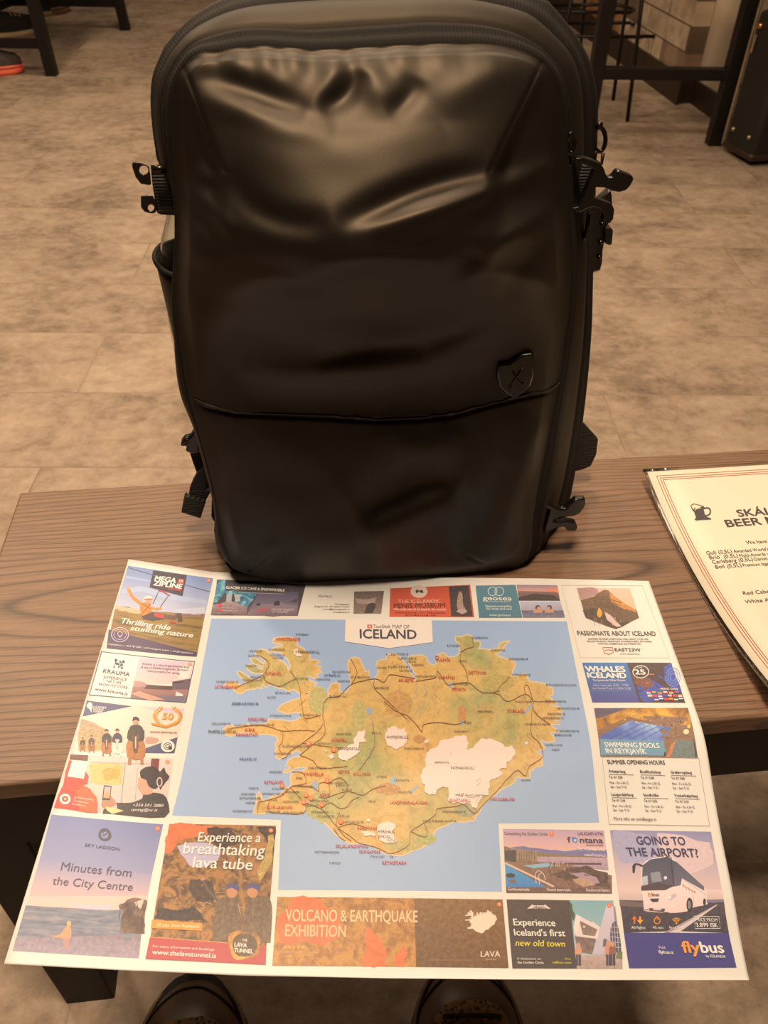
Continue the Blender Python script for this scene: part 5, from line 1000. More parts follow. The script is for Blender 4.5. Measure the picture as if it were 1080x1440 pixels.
p.fill(k((75,110),(525,90),(548,273),(70,270)), '#c4471c', '#d0521c'); p.fill(k((405,100),(515,95),(540,268),(418,268)), '#2c2220', '#3c302c', .4); p.fill(crom(k((455,235),(450,190),(462,130),(480,140),(485,200),(500,235),(470,250)), 3), '#a08a70', grain=.4); p.fill(crom(k((445,240),(480,225),(508,240),(480,256)), 3), '#b8a490')
p.disc(*k((237,128))[0], 12, '#d8c4b0', 9.0); p.disc(*k((226,128))[0], 2.2, '#1e1816'); p.disc(*k((250,128))[0], 2.2, '#1e1816'); p.line(k((220,120),(262,134)), 1.4, '#1e1816')
p.text('THE ICELANDIC', *k((120,194))[0], *k((360,192))[0], 4.6, '#e8b898', .3, 0, 3); p.text('PENIS MUSEUM', *k((95,221))[0], *k((385,218))[0], 6.0, '#2c1814', .9, 0, 3); p.text('The only one of its kind in the world!', *k((95,234))[0], *k((388,236))[0], 2.8, '#ffe0c8', .7); p.text('Hafnartorg, 101 Reykjavik', *k((105,252))[0], *k((385,254))[0], 2.4, '#7a2410', .6); p.text('phallus.is', *k((160,265))[0], *k((330,266))[0], 2.2, '#7a2410', .5)
done(p, 'orange museum advert half covered by the backpack')
p = advert(); p.fill(k((555,95),(780,90),(818,276),(575,276)), '#4c8490', '#417a88'); p.fill(k((785,90),(1015,93),(1030,180),(800,180)), '#9a7a78', '#5a4034', .15); p.fill(k((786,92),(1016,95),(1022,130),(792,125)), '#8a8498', '#e0a088'); p.fill(rough(k((795,165),(900,140),(1000,150),(1030,180),(800,180)), .05, 2, 3), '#3a2a20'); p.fill(k((940,120),(1018,110),(1020,135)), '#e8885a')
p.fill(k((803,184),(1032,184),(1058,275),(822,276)), '#b4bccb', '#a08a88'); p.fill(k((812,235),(1048,235),(1058,275),(822,276)), '#5c6478', '#7a7684', .35)
for x in (905, 970): p.fill(crom(k((x - 26, 248), (x - 20, 226), (x, 222), (x + 20, 226), (x + 26, 248)), 3), '#c89470'); p.disc(*k((x, 218))[0], 3.6, '#4a2c20', 3.2); p.disc(*k((x + (4 if x < 940 else -4), 222))[0], 2.2, '#d0a080')
p.ring(*k((650,128))[0], 6.2, .9, '#d8e0d8', 6); p.ring(*k((688,128))[0], 6.2, .9, '#d8e0d8', 6); p.text('geosea', *k((596,178))[0], *k((760,180))[0], 6.0, '#e8ece0', .8, 0, 4); p.text('GEOTHERMAL SEA BATHS', *k((612,190))[0], *k((752,191))[0], 1.8, '#d8e0d8', .4); p.text('Natural tranquility', *k((612,218))[0], *k((758,218))[0], 3.0, '#e8ece0', .7); p.text('for body and soul', *k((617,232))[0], *k((758,233))[0], 3.0, '#e8ece0', .7); p.text('www.geosea.is', *k((632,267))[0], *k((752,268))[0], 3.0, '#e8ece0', .6)
done(p, 'teal sea bath advert with two bathers')
# ------------------------------------------------------------------ drinks menu card
MX0, MW, MY1, ML = .3885, .225, .7035, .335
def menu_z(y): 
    u = (y - .555) / .15; return TZ + .0035 + .0175 * min(u * u, 1.6)
def menu_pt(s, d, off=0.0): return (s * H, d * H, menu_z(d * H) + off)
def menu_sd(px, py):
    z = TZ + .01; dr = ray(px, py)
    for _ in range(12):
        P = dr * ((z - CAMZ) / dr[2]); z = .5 * z + .5 * menu_z(P[1])
    return P[0] / H, P[1] / H
MENU = Surface(menu_sd, menu_pt, .05, .012, (560.0, -290.0))
def plate(x0, x1, y0, y1, th, mat, name, parent, dz=0.0):
    bm = bmesh.new(); ys = np.linspace(y0, y1, 31); G = np.array([[(x, y, menu_z(y) + dz) for x in np.linspace(x0, x1, 6)] for y in ys])
    grid_mesh(bm, G); o = link(name, bm, mat, parent, True); m = o.modifiers.new('thickness', 'SOLIDIFY'); m.thickness = th; m.offset = -1; return o
menu = plate(MX0 + .0035, MX0 + MW - .0035, MY1 - ML + .0035, MY1 - .0035, .0012, M_CARD, 'drinks_menu', None)
tag(menu, 'cream laminated beer menu card curling up at its ends beside the map', 'menu')
for a in ((MX0, MX0 + .0036, MY1 - ML, MY1), (MX0 + MW - .0036, MX0 + MW, MY1 - ML, MY1), (MX0, MX0 + MW, MY1 - .0036, MY1), (MX0, MX0 + MW, MY1 - ML, MY1 - ML + .0036)):
    plate(*a, .0022, M_LAM, 'clear_rim', menu, .0004)
PAPER_SEEN = (0.97, 0.80, 0.56)
k = crop(880, 620, 3.79); p = Print(MENU, .0002)
for i, o_ in enumerate((0, .0032, .0058)):
    x0, x1, y0, y1 = MX0 + .0125 + o_, MX0 + MW - .0125 - o_, MY1 - ML + .0125 + o_, MY1 - .0105 - o_
    for a, b in (((x0, y0), (x0, y1)), ((x0, y1), (x1, y1)), ((x1, y1), (x1, y0)), ((x1, y0), (x0, y0))):
        w = .00045; dx, dy = (w, 0) if a[0] == b[0] else (0, w)
        p.up('line'); p.parts.append(('f', [((a[0] - dx) / H, (a[1] - dy) / H), ((a[0] + dx) / H, (a[1] + dy) / H), ((b[0] + dx) / H, (b[1] + dy) / H), ((b[0] - dx) / H, (b[1] - dy) / H)], p.z, hexl('#a8543c'), None, 0, 0))
INKK = '#1c1612'
p.fill(crom(k((345,345),(362,335),(380,338),(405,345),(418,352),(412,362),(395,360),(378,372),(372,362),(362,378),(350,360)), 3, True), INKK); p.fill(crom(k((350,347),(364,340),(380,343),(402,350),(395,356),(378,364),(366,358),(360,366),(354,356)), 3, True), '#f4dcae'); p.fill(k((362,375),(376,368),(400,362),(414,360),(424,402),(452,412),(456,420),(372,425),(366,418),(374,410)), INKK); p.line(crom(k((412,362),(438,358),(450,372),(446,392),(424,400)), 4), 2.2, INKK)
p.text('SKÁL', *k((601,405))[0], *k((786,392))[0], 9.3, INKK, 1.4, 0, 4); p.text('BEER MENU', *k((540,460))[0], *k((992,426))[0], 9.6, INKK, 1.4, 0, 4)
p.text('We have beer on tap', *k((645,552))[0], *k((905,532))[0], 4.6, INKK, .3); 
for t, t2, x, y, w, w2 in (('Gull (0,5L)', "Awarded World's best", 432, 608, 136, 240), ('Bríó  (0,5L)', 'Multi-Awards winner', 448, 632, 152, 220), ('Carlsberg (0,5L)', 'Danish pilsner', 463, 656, 216, 150), ('Boli (0,5L)', 'Premium lager', 480, 682, 138, 150)):
    p.text(t, *k((x, y))[0], *k((x + w, y - w * .075))[0], 5.0, INKK, .4, 0, 3); p.text(t2, *k((x + w + 8, y - w * .075))[0], *k((x + w + 8 + w2, y - (w + w2) * .07))[0], 4.2, INKK, .3, 0, 3)
p.text('Red Cabernet', *k((628,822))[0], *k((830,806))[0], 4.8, INKK, .3, 0, 3); p.text('White Abbey', *k((640,868))[0], *k((835,850))[0], 4.8, INKK, .3, 0, 3)
p.build('printed_list', menu)
bpy.data.objects.remove(_to)
# ------------------------------------------------------------------ the backpack
def bag_fabric(name, c, rough, bump, scale, sheen=.15):
    k = MB(name); k.b.inputs['Base Color'].default_value = (*hexl(c), 1); k.set(Roughness=rough); k.b.inputs['Specular IOR Level'].default_value = .36; k.b.inputs['Specular Tint'].default_value = (1, .80, .60, 1)
    tc = k.n('ShaderNodeTexCoord'); nz = k.n('ShaderNodeTexNoise', Scale=scale, Detail=3.0); k.l(tc, 'Object', nz, 'Vector'); k.bump(nz, 0, bump, .001); return k.m
M_BAG = bag_fabric('coated_black_fabric', '#171412', .50, .03, 700)
M_BAGSIDE = bag_fabric('woven_black_fabric', '#1c1917', .65, .25, 1200)
M_BAND = bag_fabric('coated_gusset_fabric', '#171412', .58, .03, 700); M_BAND.node_tree.nodes['Principled BSDF'].inputs['Specular IOR Level'].default_value = .35
def tape_material():
    k = MB('black_zipper_tape'); uv = k.n('ShaderNodeUVMap'); sx = k.n('ShaderNodeSeparateXYZ'); k.l(uv, 0, sx, 0)
    m = k.n('ShaderNodeMath', _operation='MULTIPLY'); m.inputs[1].default_value = 2600.0; k.l(sx, 0, m, 0); sn = k.n('ShaderNodeMath', _operation='SINE'); k.l(m, 0, sn, 0)
    m2 = k.n('ShaderNodeMath', _operation='MULTIPLY'); m2.inputs[1].default_value = 38.0; k.l(sx, 1, m2, 0); s2 = k.n('ShaderNodeMath', _operation='SINE'); k.l(m2, 0, s2, 0)
    ad = k.n('ShaderNodeMath', _operation='ADD'); k.l(sn, 0, ad, 0); k.l(s2, 0, ad, 1)
    k.b.inputs['Base Color'].default_value = (*hexl('#171310'), 1); k.set(Roughness=.75); k.b.inputs['Specular IOR Level'].default_value = .18; k.bump(ad, 0, .14, .0005); return k.m
M_TAPE = tape_material()
M_PLASTIC = plain('black_acetal_plastic', '#100d0b', .30, spec=.5)
M_WEB = MB('black_webbing')
def _web():
    k = M_WEB; tc = k.n('ShaderNodeTexCoord'); w = k.n('ShaderNodeTexWave', Scale=140.0, Distortion=.6); w.bands_direction = 'Z'; k.l(tc, 'Object', w, 'Vector')
    r = k.ramp([(.2, hexl('#0e0c0b')), (.8, hexl('#2a2420'))]); k.l(w, 0, r, 0); k.l(r, 0, k.b, 'Base Color'); k.set(Roughness=.7); k.bump(w, 0, .5, .002); return k.m
M_WEB = _web()
M_ZIPMETAL = plain('gunmetal', '#3a3028', .28, metal=.9)
bag = empty('backpack', (.075, .66, TZ))
tag(bag, 'large black travel backpack with matte front panel standing on the wooden table', 'backpack')
BASE = TZ + .0032
def con(left, top, right, bot, y, n=(80, 70, 80, 60), zmin=BASE, ybot=None):
    segs = []
    for pts, m in ((left, n[0]), (top, n[1]), (right, n[2]), (bot, n[3])):
        segs.append(resample(crom(pts, 6), m))
    P = np.concatenate([s[:-1] for s in segs]); W = np.array([on_y(a, b, y) for a, b in P])
    W[:, 2] = np.maximum(W[:, 2], zmin); return W, segs
yA, yB, yC, yD, yE = .578, .592, .617, .652, .728
A_left = [(330,800),(317,770),(309,733),(301,690),(288,640),(275,593),(263,547),(250,470),(245,430),(245,390),(247,340),(247,290),(245,250),(242,215),(240,180),(240,150),(244,118),(258,92)]
A_top = [(258,92),(268,80),(285,72),(314,70),(358,65),(394,66),(444,70),(495,68),(560,64),(643,61),(693,63),(737,71),(762,84)]
A_right = [(762,84),(782,108),(790,144),(792,190),(794,240),(799,300),(803,361),(803,400),(800,440),(793,490),(786,540),(778,580),(766,640),(756,690),(749,735),(748,765),(742,785)]
A_bot = [(742,785),(728,797),(700,808),(650,817),(540,822),(430,820),(375,813),(345,806),(330,800)]
WA, SA = con(A_left, A_top, A_right, A_bot, yA)
B_left = [(322,790),(308,758),(305,720),(300,690),(288,640),(275,593),(258,547),(247,470),(244,430),(246,390),(252,340),(250,290),(238,240),(231,205),(229,170),(229,145),(237,113),(253,83)]
B_top = [(253,83),(278,59),(322,43),(369,38),(430,41),(495,37),(560,33),(592,30),(664,33),(719,45),(758,66)]
B_right = [(758,66),(787,98),(800,137),(803,185),(805,240),(808,300),(810,361),(810,400),(808,440),(802,490),(795,540),(788,580),(780,640),(770,690),(760,735),(758,760),(752,778)]
B_bot = [(752,778),(735,788),(700,795),(540,803),(400,802),(340,798),(322,790)]
WB, SB = con(B_left, B_top, B_right, B_bot, yB)
C_left = [(310,776),(304,752),(305,720),(301,690),(289,640),(277,593),(259,547),(256,480),(268,430),(285,390),(290,340),(272,295),(238,250),(226,205),(222,170),(223,140),(228,112),(244,82)]
C_top = [(244,82),(278,43),(343,13),(441,1),(540,-3),(600,-4),(661,0),(737,18),(770,43)]
C_right = [(770,43),(802,79),(816,123),(819,165),(819,240),(821,300),(822,361),(821,400),(820,447),(817,500),(811,560),(803,620),(792,680),(780,725),(772,750),(764,768)]
C_bot = [(764,768),(740,775),(640,780),(540,782),(400,780),(340,780),(310,776)]
WC, SC_ = con(C_left, C_top, C_right, C_bot, yC)
D_left = [(304,756),(302,735),(305,720),(302,690),(290,640),(278,593),(260,547),(262,480),(278,430),(292,390),(296,340),(280,295),(236,255),(222,215),(216,170),(214,134),(217,105),(231,69)]
D_top = [(231,69),(253,43),(286,16),(340,-8),(441,-24),(540,-29),(640,-27),(720,-16),(769,0)]
D_right = [(769,0),(805,43),(827,79),(838,119),(841,165),(838,240),(836,300),(833,380),(832,447),(828,513),(822,573),(813,640),(803,695),(794,725),(788,738),(780,748)]
D_bot = [(780,748),(740,754),(640,757),(540,758),(400,757),(340,757),(303,756)]
WD, SD_ = con(D_left, D_top, D_right, D_bot, yD)
cD = WD.mean(0); WE = WD.copy(); WE[:, 0] = cD[0] + (WD[:, 0] - cD[0]) * .95; WE[:, 2] = BASE + (WD[:, 2] - BASE) * .972; WE[:, 1] = yE
def strip(name, P, Q, mat, crown=.003, across=7, groove=0.0):
    """band of cloth between two closed contours, bellied outward"""
    c = (P.mean(0) + Q.mean(0)) / 2; out = P - c; out[:, 1] = 0; out /= np.linalg.norm(out, axis=1)[:, None]
    G = []; UVs = []; n = len(P); d = np.r_[0, np.cumsum(np.linalg.norm(np.diff(np.vstack([P, P[:1]]), axis=0), axis=1))]
    for k in range(across):
        t = k / (across - 1); h = crown * (1 - (2 * t - 1) ** 2) - groove * math.exp(-((t - .5) / .10) ** 2)
        if k in (0, across - 1): h = -.0042
        R = P * (1 - t) + Q * t + out * h; R[:, 2] = np.maximum(R[:, 2], BASE - .001); G.append(np.vstack([R, R[:1]])); UVs.append(np.stack([d, np.full(n + 1, t)], 1))
    bm = bmesh.new(); grid_mesh(bm, np.array(G), np.array(UVs)); bmesh.ops.remove_doubles(bm, verts=bm.verts, dist=1e-6); bmesh.ops.recalc_face_normals(bm, faces=bm.faces)
    return link(name, bm, mat, bag, True)
strip('front_zipper_tape', WA, WB, M_TAPE, .0022, 13, .0022)
strip('gusset_band', WB, WC, M_BAND, .0045, 13)
strip('main_zipper_tape', WC, WD, M_TAPE, .0035, 11, .003)
# rear compartment with the back panel
bm = bmesh.new(); n = len(WD); rings = []
for t, s_ in ((0, 1.0), (.06, 1.006), (.3, 1.012), (.6, 1.0), (.85, .985), (1.0, .96)):
    R = WD * (1 - t) + WE * t; c = R.mean(0); R2 = c + (R - c) * [s_, 1, s_]; R2[:, 2] = np.maximum(R2[:, 2], BASE - .001); rings.append([bm.verts.new(p) for p in R2])
for P_, Q_ in zip(rings, rings[1:]):
    for i in range(n): bm.faces.new((P_[i], P_[(i + 1) % n], Q_[(i + 1) % n], Q_[i]))
bm.faces.new(rings[-1])
inner = WA.copy(); inner = inner.mean(0) + (inner - inner.mean(0)) * .985; inner[:, 1] = yC
bmesh.ops.recalc_face_normals(bm, faces=bm.faces)
link('body', bm, M_BAGSIDE, bag, True)
# front panel: Coons patch of its outline, bellied and creased
NS, NT = 230, 330
L_ = resample(crom(A_left, 6), NT); R_ = resample(crom(A_right, 6), NT)[::-1]; T_ = resample(crom(A_top, 6), NS); B_ = resample(crom(A_bot, 6), NS)[::-1]
s = np.linspace(0, 1, NS)[None, :, None]; t = np.linspace(0, 1, NT)[:, None, None]
PX = (1 - s) * L_[:, None] + s * R_[:, None] + (1 - t) * B_[None] + t * T_[None] - ((1 - s) * (1 - t) * B_[0] + s * (1 - t) * B_[-1] + (1 - s) * t * T_[0] + s * t * T_[-1])
sx, tx = s[..., 0], t[..., 0]
X, Y = PX[..., 0], PX[..., 1]
# belly
es = np.minimum(sx, 1 - sx) * .27; et = np.minimum(tx, 1 - tx) * .47
edge = (1 - np.exp(-(es / .012) ** 1.3)) * (1 - np.exp(-(et / .012) ** 1.2))
_tt = np.linspace(0, 1.1, 1101)
_bt = np.interp(_tt, [0, .03, .08, .16, .26, .33, .40, .46, .52, .60, .655, .69, .74, .80, .88, .95, 1.0, 1.1], [0, .008, .013, .0135, .008, .003, .008, .020, .040, .064, .075, .0755, .068, .054, .035, .016, .001, -.002])
kern = np.hanning(61); kern /= kern.sum(); _bt = np.convolve(np.pad(_bt, 30, mode='edge'), kern, mode='valid')
te = tx + .045 * (1 - (2 * sx - .9) ** 2) * np.clip((tx - .35) / .2, 0, 1) * np.clip((1 - tx) / .15, 0, 1)
Bt = np.interp(te, _tt, _bt)
across = (1 - np.abs(2 * sx - 1) ** 2.4) ** .8
Dp = edge * .006 + Bt * across
def stroke(pts, w, amp, taper=True, power=2.0, sharp=0.0):
    """a crease: ridge (amp>0) or valley along a line, w in px"""
    global Dp
    if taper is not False: w = w * 1.2
    P = np.array(crom(pts, 5), float); best = np.full(X.shape, 1e9); tt_ = np.zeros(X.shape); d = np.r_[0, np.cumsum(np.linalg.norm(np.diff(P, axis=0), axis=1))]
    x0, x1, y0, y1 = P[:, 0].min() - 4 * w, P[:, 0].max() + 4 * w, P[:, 1].min() - 4 * w, P[:, 1].max() + 4 * w
    m = (X > x0) & (X < x1) & (Y > y0) & (Y < y1)
    x, y = X[m], Y[m]; b = np.full(x.shape, 1e9); q = np.zeros(x.shape)
    for i in range(len(P) - 1):
        a, e = P[i], P[i + 1] - P[i]; l2 = e @ e + 1e-9
        u = np.clip(((x - a[0]) * e[0] + (y - a[1]) * e[1]) / l2, 0, 1); dd = np.hypot(x - a[0] - u * e[0], y - a[1] - u * e[1])
        g = dd < b; b[g] = dd[g]; q[g] = (d[i] + u[g] * math.sqrt(l2)) / d[-1]
    tp = np.sin(np.pi * np.clip(q, 0, 1)) ** .6 if taper is True else (np.clip(1 - q, 0, 1) ** .7 if taper == 'end' else 1.0)
    amp = amp * GAIN
    Dp[m] += amp * np.exp(-(b / w) ** power) * tp
mm = .001; GAIN = 1.0
# gathers under the top zipper
for x0, w, a in ((282, 7, 1.6), (305, 6, -1.6), (330, 8, 1.8), (352, 6, -1.6), (372, 7, 1.6), (392, 6, -2.2), (412, 8, 2.2), (436, 8, -2.4), (462, 9, 2.0), (486, 8, -2.2), (510, 9, 2.0), (538, 8, -1.8), (562, 9, 1.8), (590, 8, -1.4), (616, 9, 1.3), (650, 9, -1.2), (690, 10, 1.0)):
    stroke([(x0, 64), (x0 + 2, 84), (x0 + 6, 112)], w, a * .9 * mm, 'end')
# soft folds of the upper pocket
stroke([(275, 105), (330, 120), (385, 140), (430, 158)], 15, -4.6 * mm); stroke([(272, 128), (330, 150), (400, 176), (470, 182)], 17, 3.2 * mm)
stroke([(432, 152), (452, 130), (470, 105), (486, 84)], 12, 2.6 * mm); stroke([(452, 152), (480, 140), (498, 118), (508, 98)], 12, -4.4 * mm)
stroke([(560, 150), (530, 120), (520, 90)], 18, 3 * mm); stroke([(545, 160), (572, 138), (590, 112)], 12, -3.0 * mm); stroke([(610, 150), (680, 110), (730, 100)], 22, 2.6 * mm)
stroke([(330, 185), (420, 205), (520, 200), (620, 170)], 34, 3.0 * mm)
stroke([(692, 242), (640, 252), (580, 272), (520, 298), (476, 316)], 17, -8.0 * mm); stroke([(770, 235), (700, 262), (620, 290), (540, 314), (482, 324)], 11, 6.6 * mm, 'end'); stroke([(775, 262), (690, 305), (600, 342), (520, 350)], 18, -5.0 * mm)
stroke([(786, 290), (720, 332), (675, 378), (648, 412)], 10, 3.6 * mm); stroke([(792, 318), (740, 368), (700, 420)], 14, -3.4 * mm); stroke([(640, 340), (670, 365), (690, 372)], 8, -2.2 * mm)
stroke([(315, 240), (350, 285), (400, 312), (460, 318)], 16, -5.2 * mm); stroke([(272, 235), (295, 248), (316, 246)], 9, 4.6 * mm); stroke([(262, 262), (290, 285), (330, 332)], 9, 4.4 * mm); stroke([(262, 285), (290, 318), (318, 352)], 10, -3.6 * mm); stroke([(250, 262), (256, 270), (266, 282)], 5, -3.2 * mm); stroke([(256, 340), (285, 362), (310, 360)], 11, 2.6 * mm)
# hollows of the middle
GAIN = 1.5
stroke([(300, 410), (400, 425), (520, 405), (640, 400)], 22, -3.6 * mm); stroke([(310, 455), (430, 470), (560, 472), (690, 452)], 20, -4.4 * mm); stroke([(330, 520), (430, 528), (560, 520), (690, 498)], 14, 4.4 * mm); stroke([(600, 500), (660, 480), (700, 462)], 11, 2.8 * mm); stroke([(420, 395), (470, 372), (560, 362), (640, 372)], 14, 2.4 * mm); stroke([(310, 410), (380, 395), (470, 405)], 11, 1.8 * mm); stroke([(440, 510), (520, 488), (600, 480)], 10, -2.4 * mm)
stroke([(640, 425), (660, 395), (720, 390), (790, 400)], 12, 2.6 * mm); stroke([(270, 420), (285, 480), (300, 540)], 12, 1.8 * mm)
# lower panel
stroke([(505, 722), (555, 694), (605, 674), (642, 684)], 24, -7.0 * mm); stroke([(500, 756), (560, 736), (615, 714), (652, 706)], 20, 4.6 * mm); stroke([(640, 690), (660, 720), (655, 760), (648, 792)], 12, -4.0 * mm); stroke([(690, 800), (720, 700), (745, 630), (765, 590)], 16, 4.6 * mm); stroke([(672, 786), (690, 720), (712, 650)], 15, -3.6 * mm); stroke([(720, 800), (735, 770), (748, 740)], 9, 2.6 * mm); stroke([(530, 600), (600, 640), (640, 600)], 20, 2.0 * mm); stroke([(400, 790), (480, 770), (560, 772), (620, 792)], 26, 3.0 * mm)
stroke([(312, 700), (330, 760), (352, 800)], 8, 2.6 * mm); stroke([(332, 760), (345, 790), (362, 812)], 6, -2.6 * mm); stroke([(360, 790), (378, 772), (396, 770)], 8, 2.6 * mm); stroke([(372, 800), (388, 788), (400, 786)], 6, -2.4 * mm); stroke([(318, 660), (380, 680), (470, 690)], 26, -1.6 * mm)
# gores beside the two darts fall back from the pocket
dl = np.interp(Y, [94, 242], [258, 316]); dr_ = np.interp(Y, [85, 242], [763, 688]); fade = np.clip((330 - Y) / 90, 0, 1)
sm_ = lambda v: np.clip(v, 0, 1) ** 2 * (3 - 2 * np.clip(v, 0, 1))
Dp *= 1 - .34 * fade * (sm_((dl - X) / 16) + sm_((X - dr_) / 18))
kb = np.exp(-(np.arange(-8, 9) / 3.0) ** 2); kb /= kb.sum()
for ax_ in (0, 1):
    pw = [(0, 0), (0, 0)]; pw[ax_] = (8, 8); Q = np.pad(Dp, pw, mode='edge')
    Dp = sum(kb[k] * (Q[k:k + NT, :] if ax_ == 0 else Q[:, k:k + NS]) for k in range(17))
# sewn darts and the long flap seam
GAIN = .75
stroke([(258, 94), (278, 145), (298, 200), (316, 242)], 2.2, -2.6 * mm, False); stroke([(763, 85), (740, 135), (712, 190), (688, 242)], 2.2, -2.6 * mm, False)
stroke([(335, 812), (352, 802), (376, 782)], 2.0, -2.2 * mm, False); stroke([(657, 782), (690, 798), (712, 808)], 2.0, -2.0 * mm, False)
seam = np.interp(X, [262, 290, 330, 400, 470, 530, 590, 640, 690, 740, 770, 786, 800], [556, 571, 580, 583, 586, 590, 588, 582, 568, 556, 550, 543, 535])
dy = Y - seam
Dp += np.where(dy < 0, .0034 * np.exp(dy / 60), 0) * edge ; Dp -= .0022 * np.exp(-((dy - 2.5) / 2.6) ** 2) * edge
# fine unevenness of cloth
rs = np.random.RandomState(5); 
for f_, a_ in ((2, .0010), (5, .0003)):
    for q in range(5):
        kx, ky, ph = rs.uniform(-f_, f_), rs.uniform(-f_, f_), rs.uniform(0, 6.28); Dp += a_ / 2.2 * np.sin(2 * np.pi * (kx * sx + ky * tx * 1.6) + ph) * edge
Dp *= np.minimum(1, edge * 1.6 + .0)
Z0 = np.zeros((NT, NS, 3))
DIR = CW[None, None] * F_PX + CR[None, None] * (X - 540)[..., None] - CU[None, None] * (Y - 720)[..., None]
K_ = (yA - Dp) / DIR[..., 1]; Z0 = DIR * K_[..., None]; Z0[..., 2] += CAMZ
Z0[..., 2] = np.maximum(Z0[..., 2], BASE)
# cloth rounds under at the foot
bm = bmesh.new(); grid_mesh(bm, Z0); bmesh.ops.recalc_face_normals(bm, faces=bm.faces)
front = link('front_panel', bm, M_BAG, bag, True)
def panel_pt(px, py, off=0.0):
    i = np.argmin((X - px) ** 2 + (Y - py) ** 2); P = Z0.reshape(-1, 3)[i]; return Vector((P[0], P[1] - off, P[2]))
# welt of the flap seam
xs_ = np.linspace(272, 792, 60); ys_ = np.interp(xs_, [262, 290, 330, 400, 470, 530, 590, 640, 690, 740, 770, 786, 800], [556, 571, 580, 583, 586, 590, 588, 582, 568, 556, 550, 543, 535])
bm = bmesh.new(); tube(bm, resample([panel_pt(a, b - 1.5, .0004) for a, b in zip(xs_, ys_)], 120), .0007, 8); link('flap_welt', bm, M_BAG, bag, True)
# shield badge with its crossed mark
sh = [(701,513),(717,511),(728,503),(736,499),(747,498),(751,497),(751,530),(747,543),(736,553),(724,562),(712,555),(702,545),(699,530)]
yS = panel_pt(725, 530)[1]
bd = cutout('shield_badge', sh, yS - .006, .0075, M_PLASTIC, bag, .0018); bd['label'] = 'glossy black shield badge with a crossed X mark'
P0 = lambda x, y: on_y(x, y, yS - .0065)
for pts in ([(735,517),(726,531),(718,544)], [(722,523),(727,534),(733,540),(737,539)], [(716,546),(720,544)]):
    bm = bmesh.new(); tube(bm, [P0(*q) for q in pts], .00075, 8); link('mark', bm, M_ZIPMETAL, bd, True)
# ladder-lock hooks
c = crop(770, 160, 6.0)
cutout('webbing', c((300,436),(400,452),(272,812),(196,772)), .598, .004, M_WEB, bag, .0008)
cutout('strap_hook', c((240,378),(300,370),(380,395),(455,428),(476,462),(492,510),(512,543),(545,538),(565,520),(580,495),(605,482),(720,528),(726,558),(700,608),(662,648),(605,664),(545,652),(480,625),(412,622),(390,660),(386,692),(402,716),(480,740),(545,766),(565,812),(556,890),(528,928),(462,902),(478,880),(470,838),(440,802),(396,786),(345,798),(275,834),(222,826),(206,800),(262,786),(330,640),(398,468),(330,440),(256,402)), .586, .007, M_PLASTIC, bag, .0016)
c = crop(680, 480, 4.0)
cutout('webbing', c((300,930),(358,945),(340,1086),(250,1068),(268,985)), .602, .004, M_WEB, bag, .0008)
cutout('strap_hook', c((288,915),(325,906),(382,922),(430,946),(465,944),(486,918),(515,892),(574,888),(576,918),(548,966),(510,986),(448,990),(402,1000),(392,1014),(430,1018),(470,1010),(520,1020),(530,1048),(522,1070),(470,1068),(456,1046),(425,1046),(375,1068),(342,1086),(346,1050),(378,950),(340,936),(292,936)), .594, .007, M_PLASTIC, bag, .0016)
c = crop(170, 190, 5.333)
cutout('webbing', c((222,268),(336,262),(398,318),(412,608),(300,602),(268,590),(238,400)), .604, .012, M_WEB, bag, .0015)
def tab(outer, cx, cy, r):
    """flat moulded tab with a hole through it"""
    y0, y1 = .598, .604; n = 24; bm = bmesh.new()
    O = resample(c(*(outer + outer[:1])), n + 1)[:-1]; ccx, ccy = c((cx, cy))[0]; rr2 = r / 5.333
    ang = np.unwrap([math.atan2(p[1] - ccy, p[0] - ccx) for p in O]); I = [(ccx + rr2 * math.cos(q), ccy + rr2 * math.sin(q)) for q in ang]
    L4 = [[bm.verts.new(on_y(p[0], p[1], y)) for p in ring] for ring, y in ((O, y0), (I, y0), (I, y1), (O, y1))]
    for k in range(4):
        A_, B_ = L4[k], L4[(k + 1) % 4]
        for q in range(n): bm.faces.new((A_[q], A_[(q + 1) % n], B_[(q + 1) % n], B_[q]))
    bmesh.ops.recalc_face_normals(bm, faces=bm.faces); return autosmooth(bev(link('strap_tab', bm, M_PLASTIC, bag), .0007, 2, 40), 45)
tab([(85,206),(130,203),(170,216),(210,232),(222,300),(228,378),(150,366),(112,318),(84,240)], 172, 262, 34)
tab([(150,455),(236,448),(262,500),(270,560),(255,586),(222,588),(176,574),(150,540)], 226, 545, 24)
bm = bmesh.new(); tube(bm, [on_y(*c((230, 255))[0], .598), on_y(*c((345, 252))[0], .598)], .0028, 12); link('roller_bar', bm, M_ZIPMETAL, bag, True)
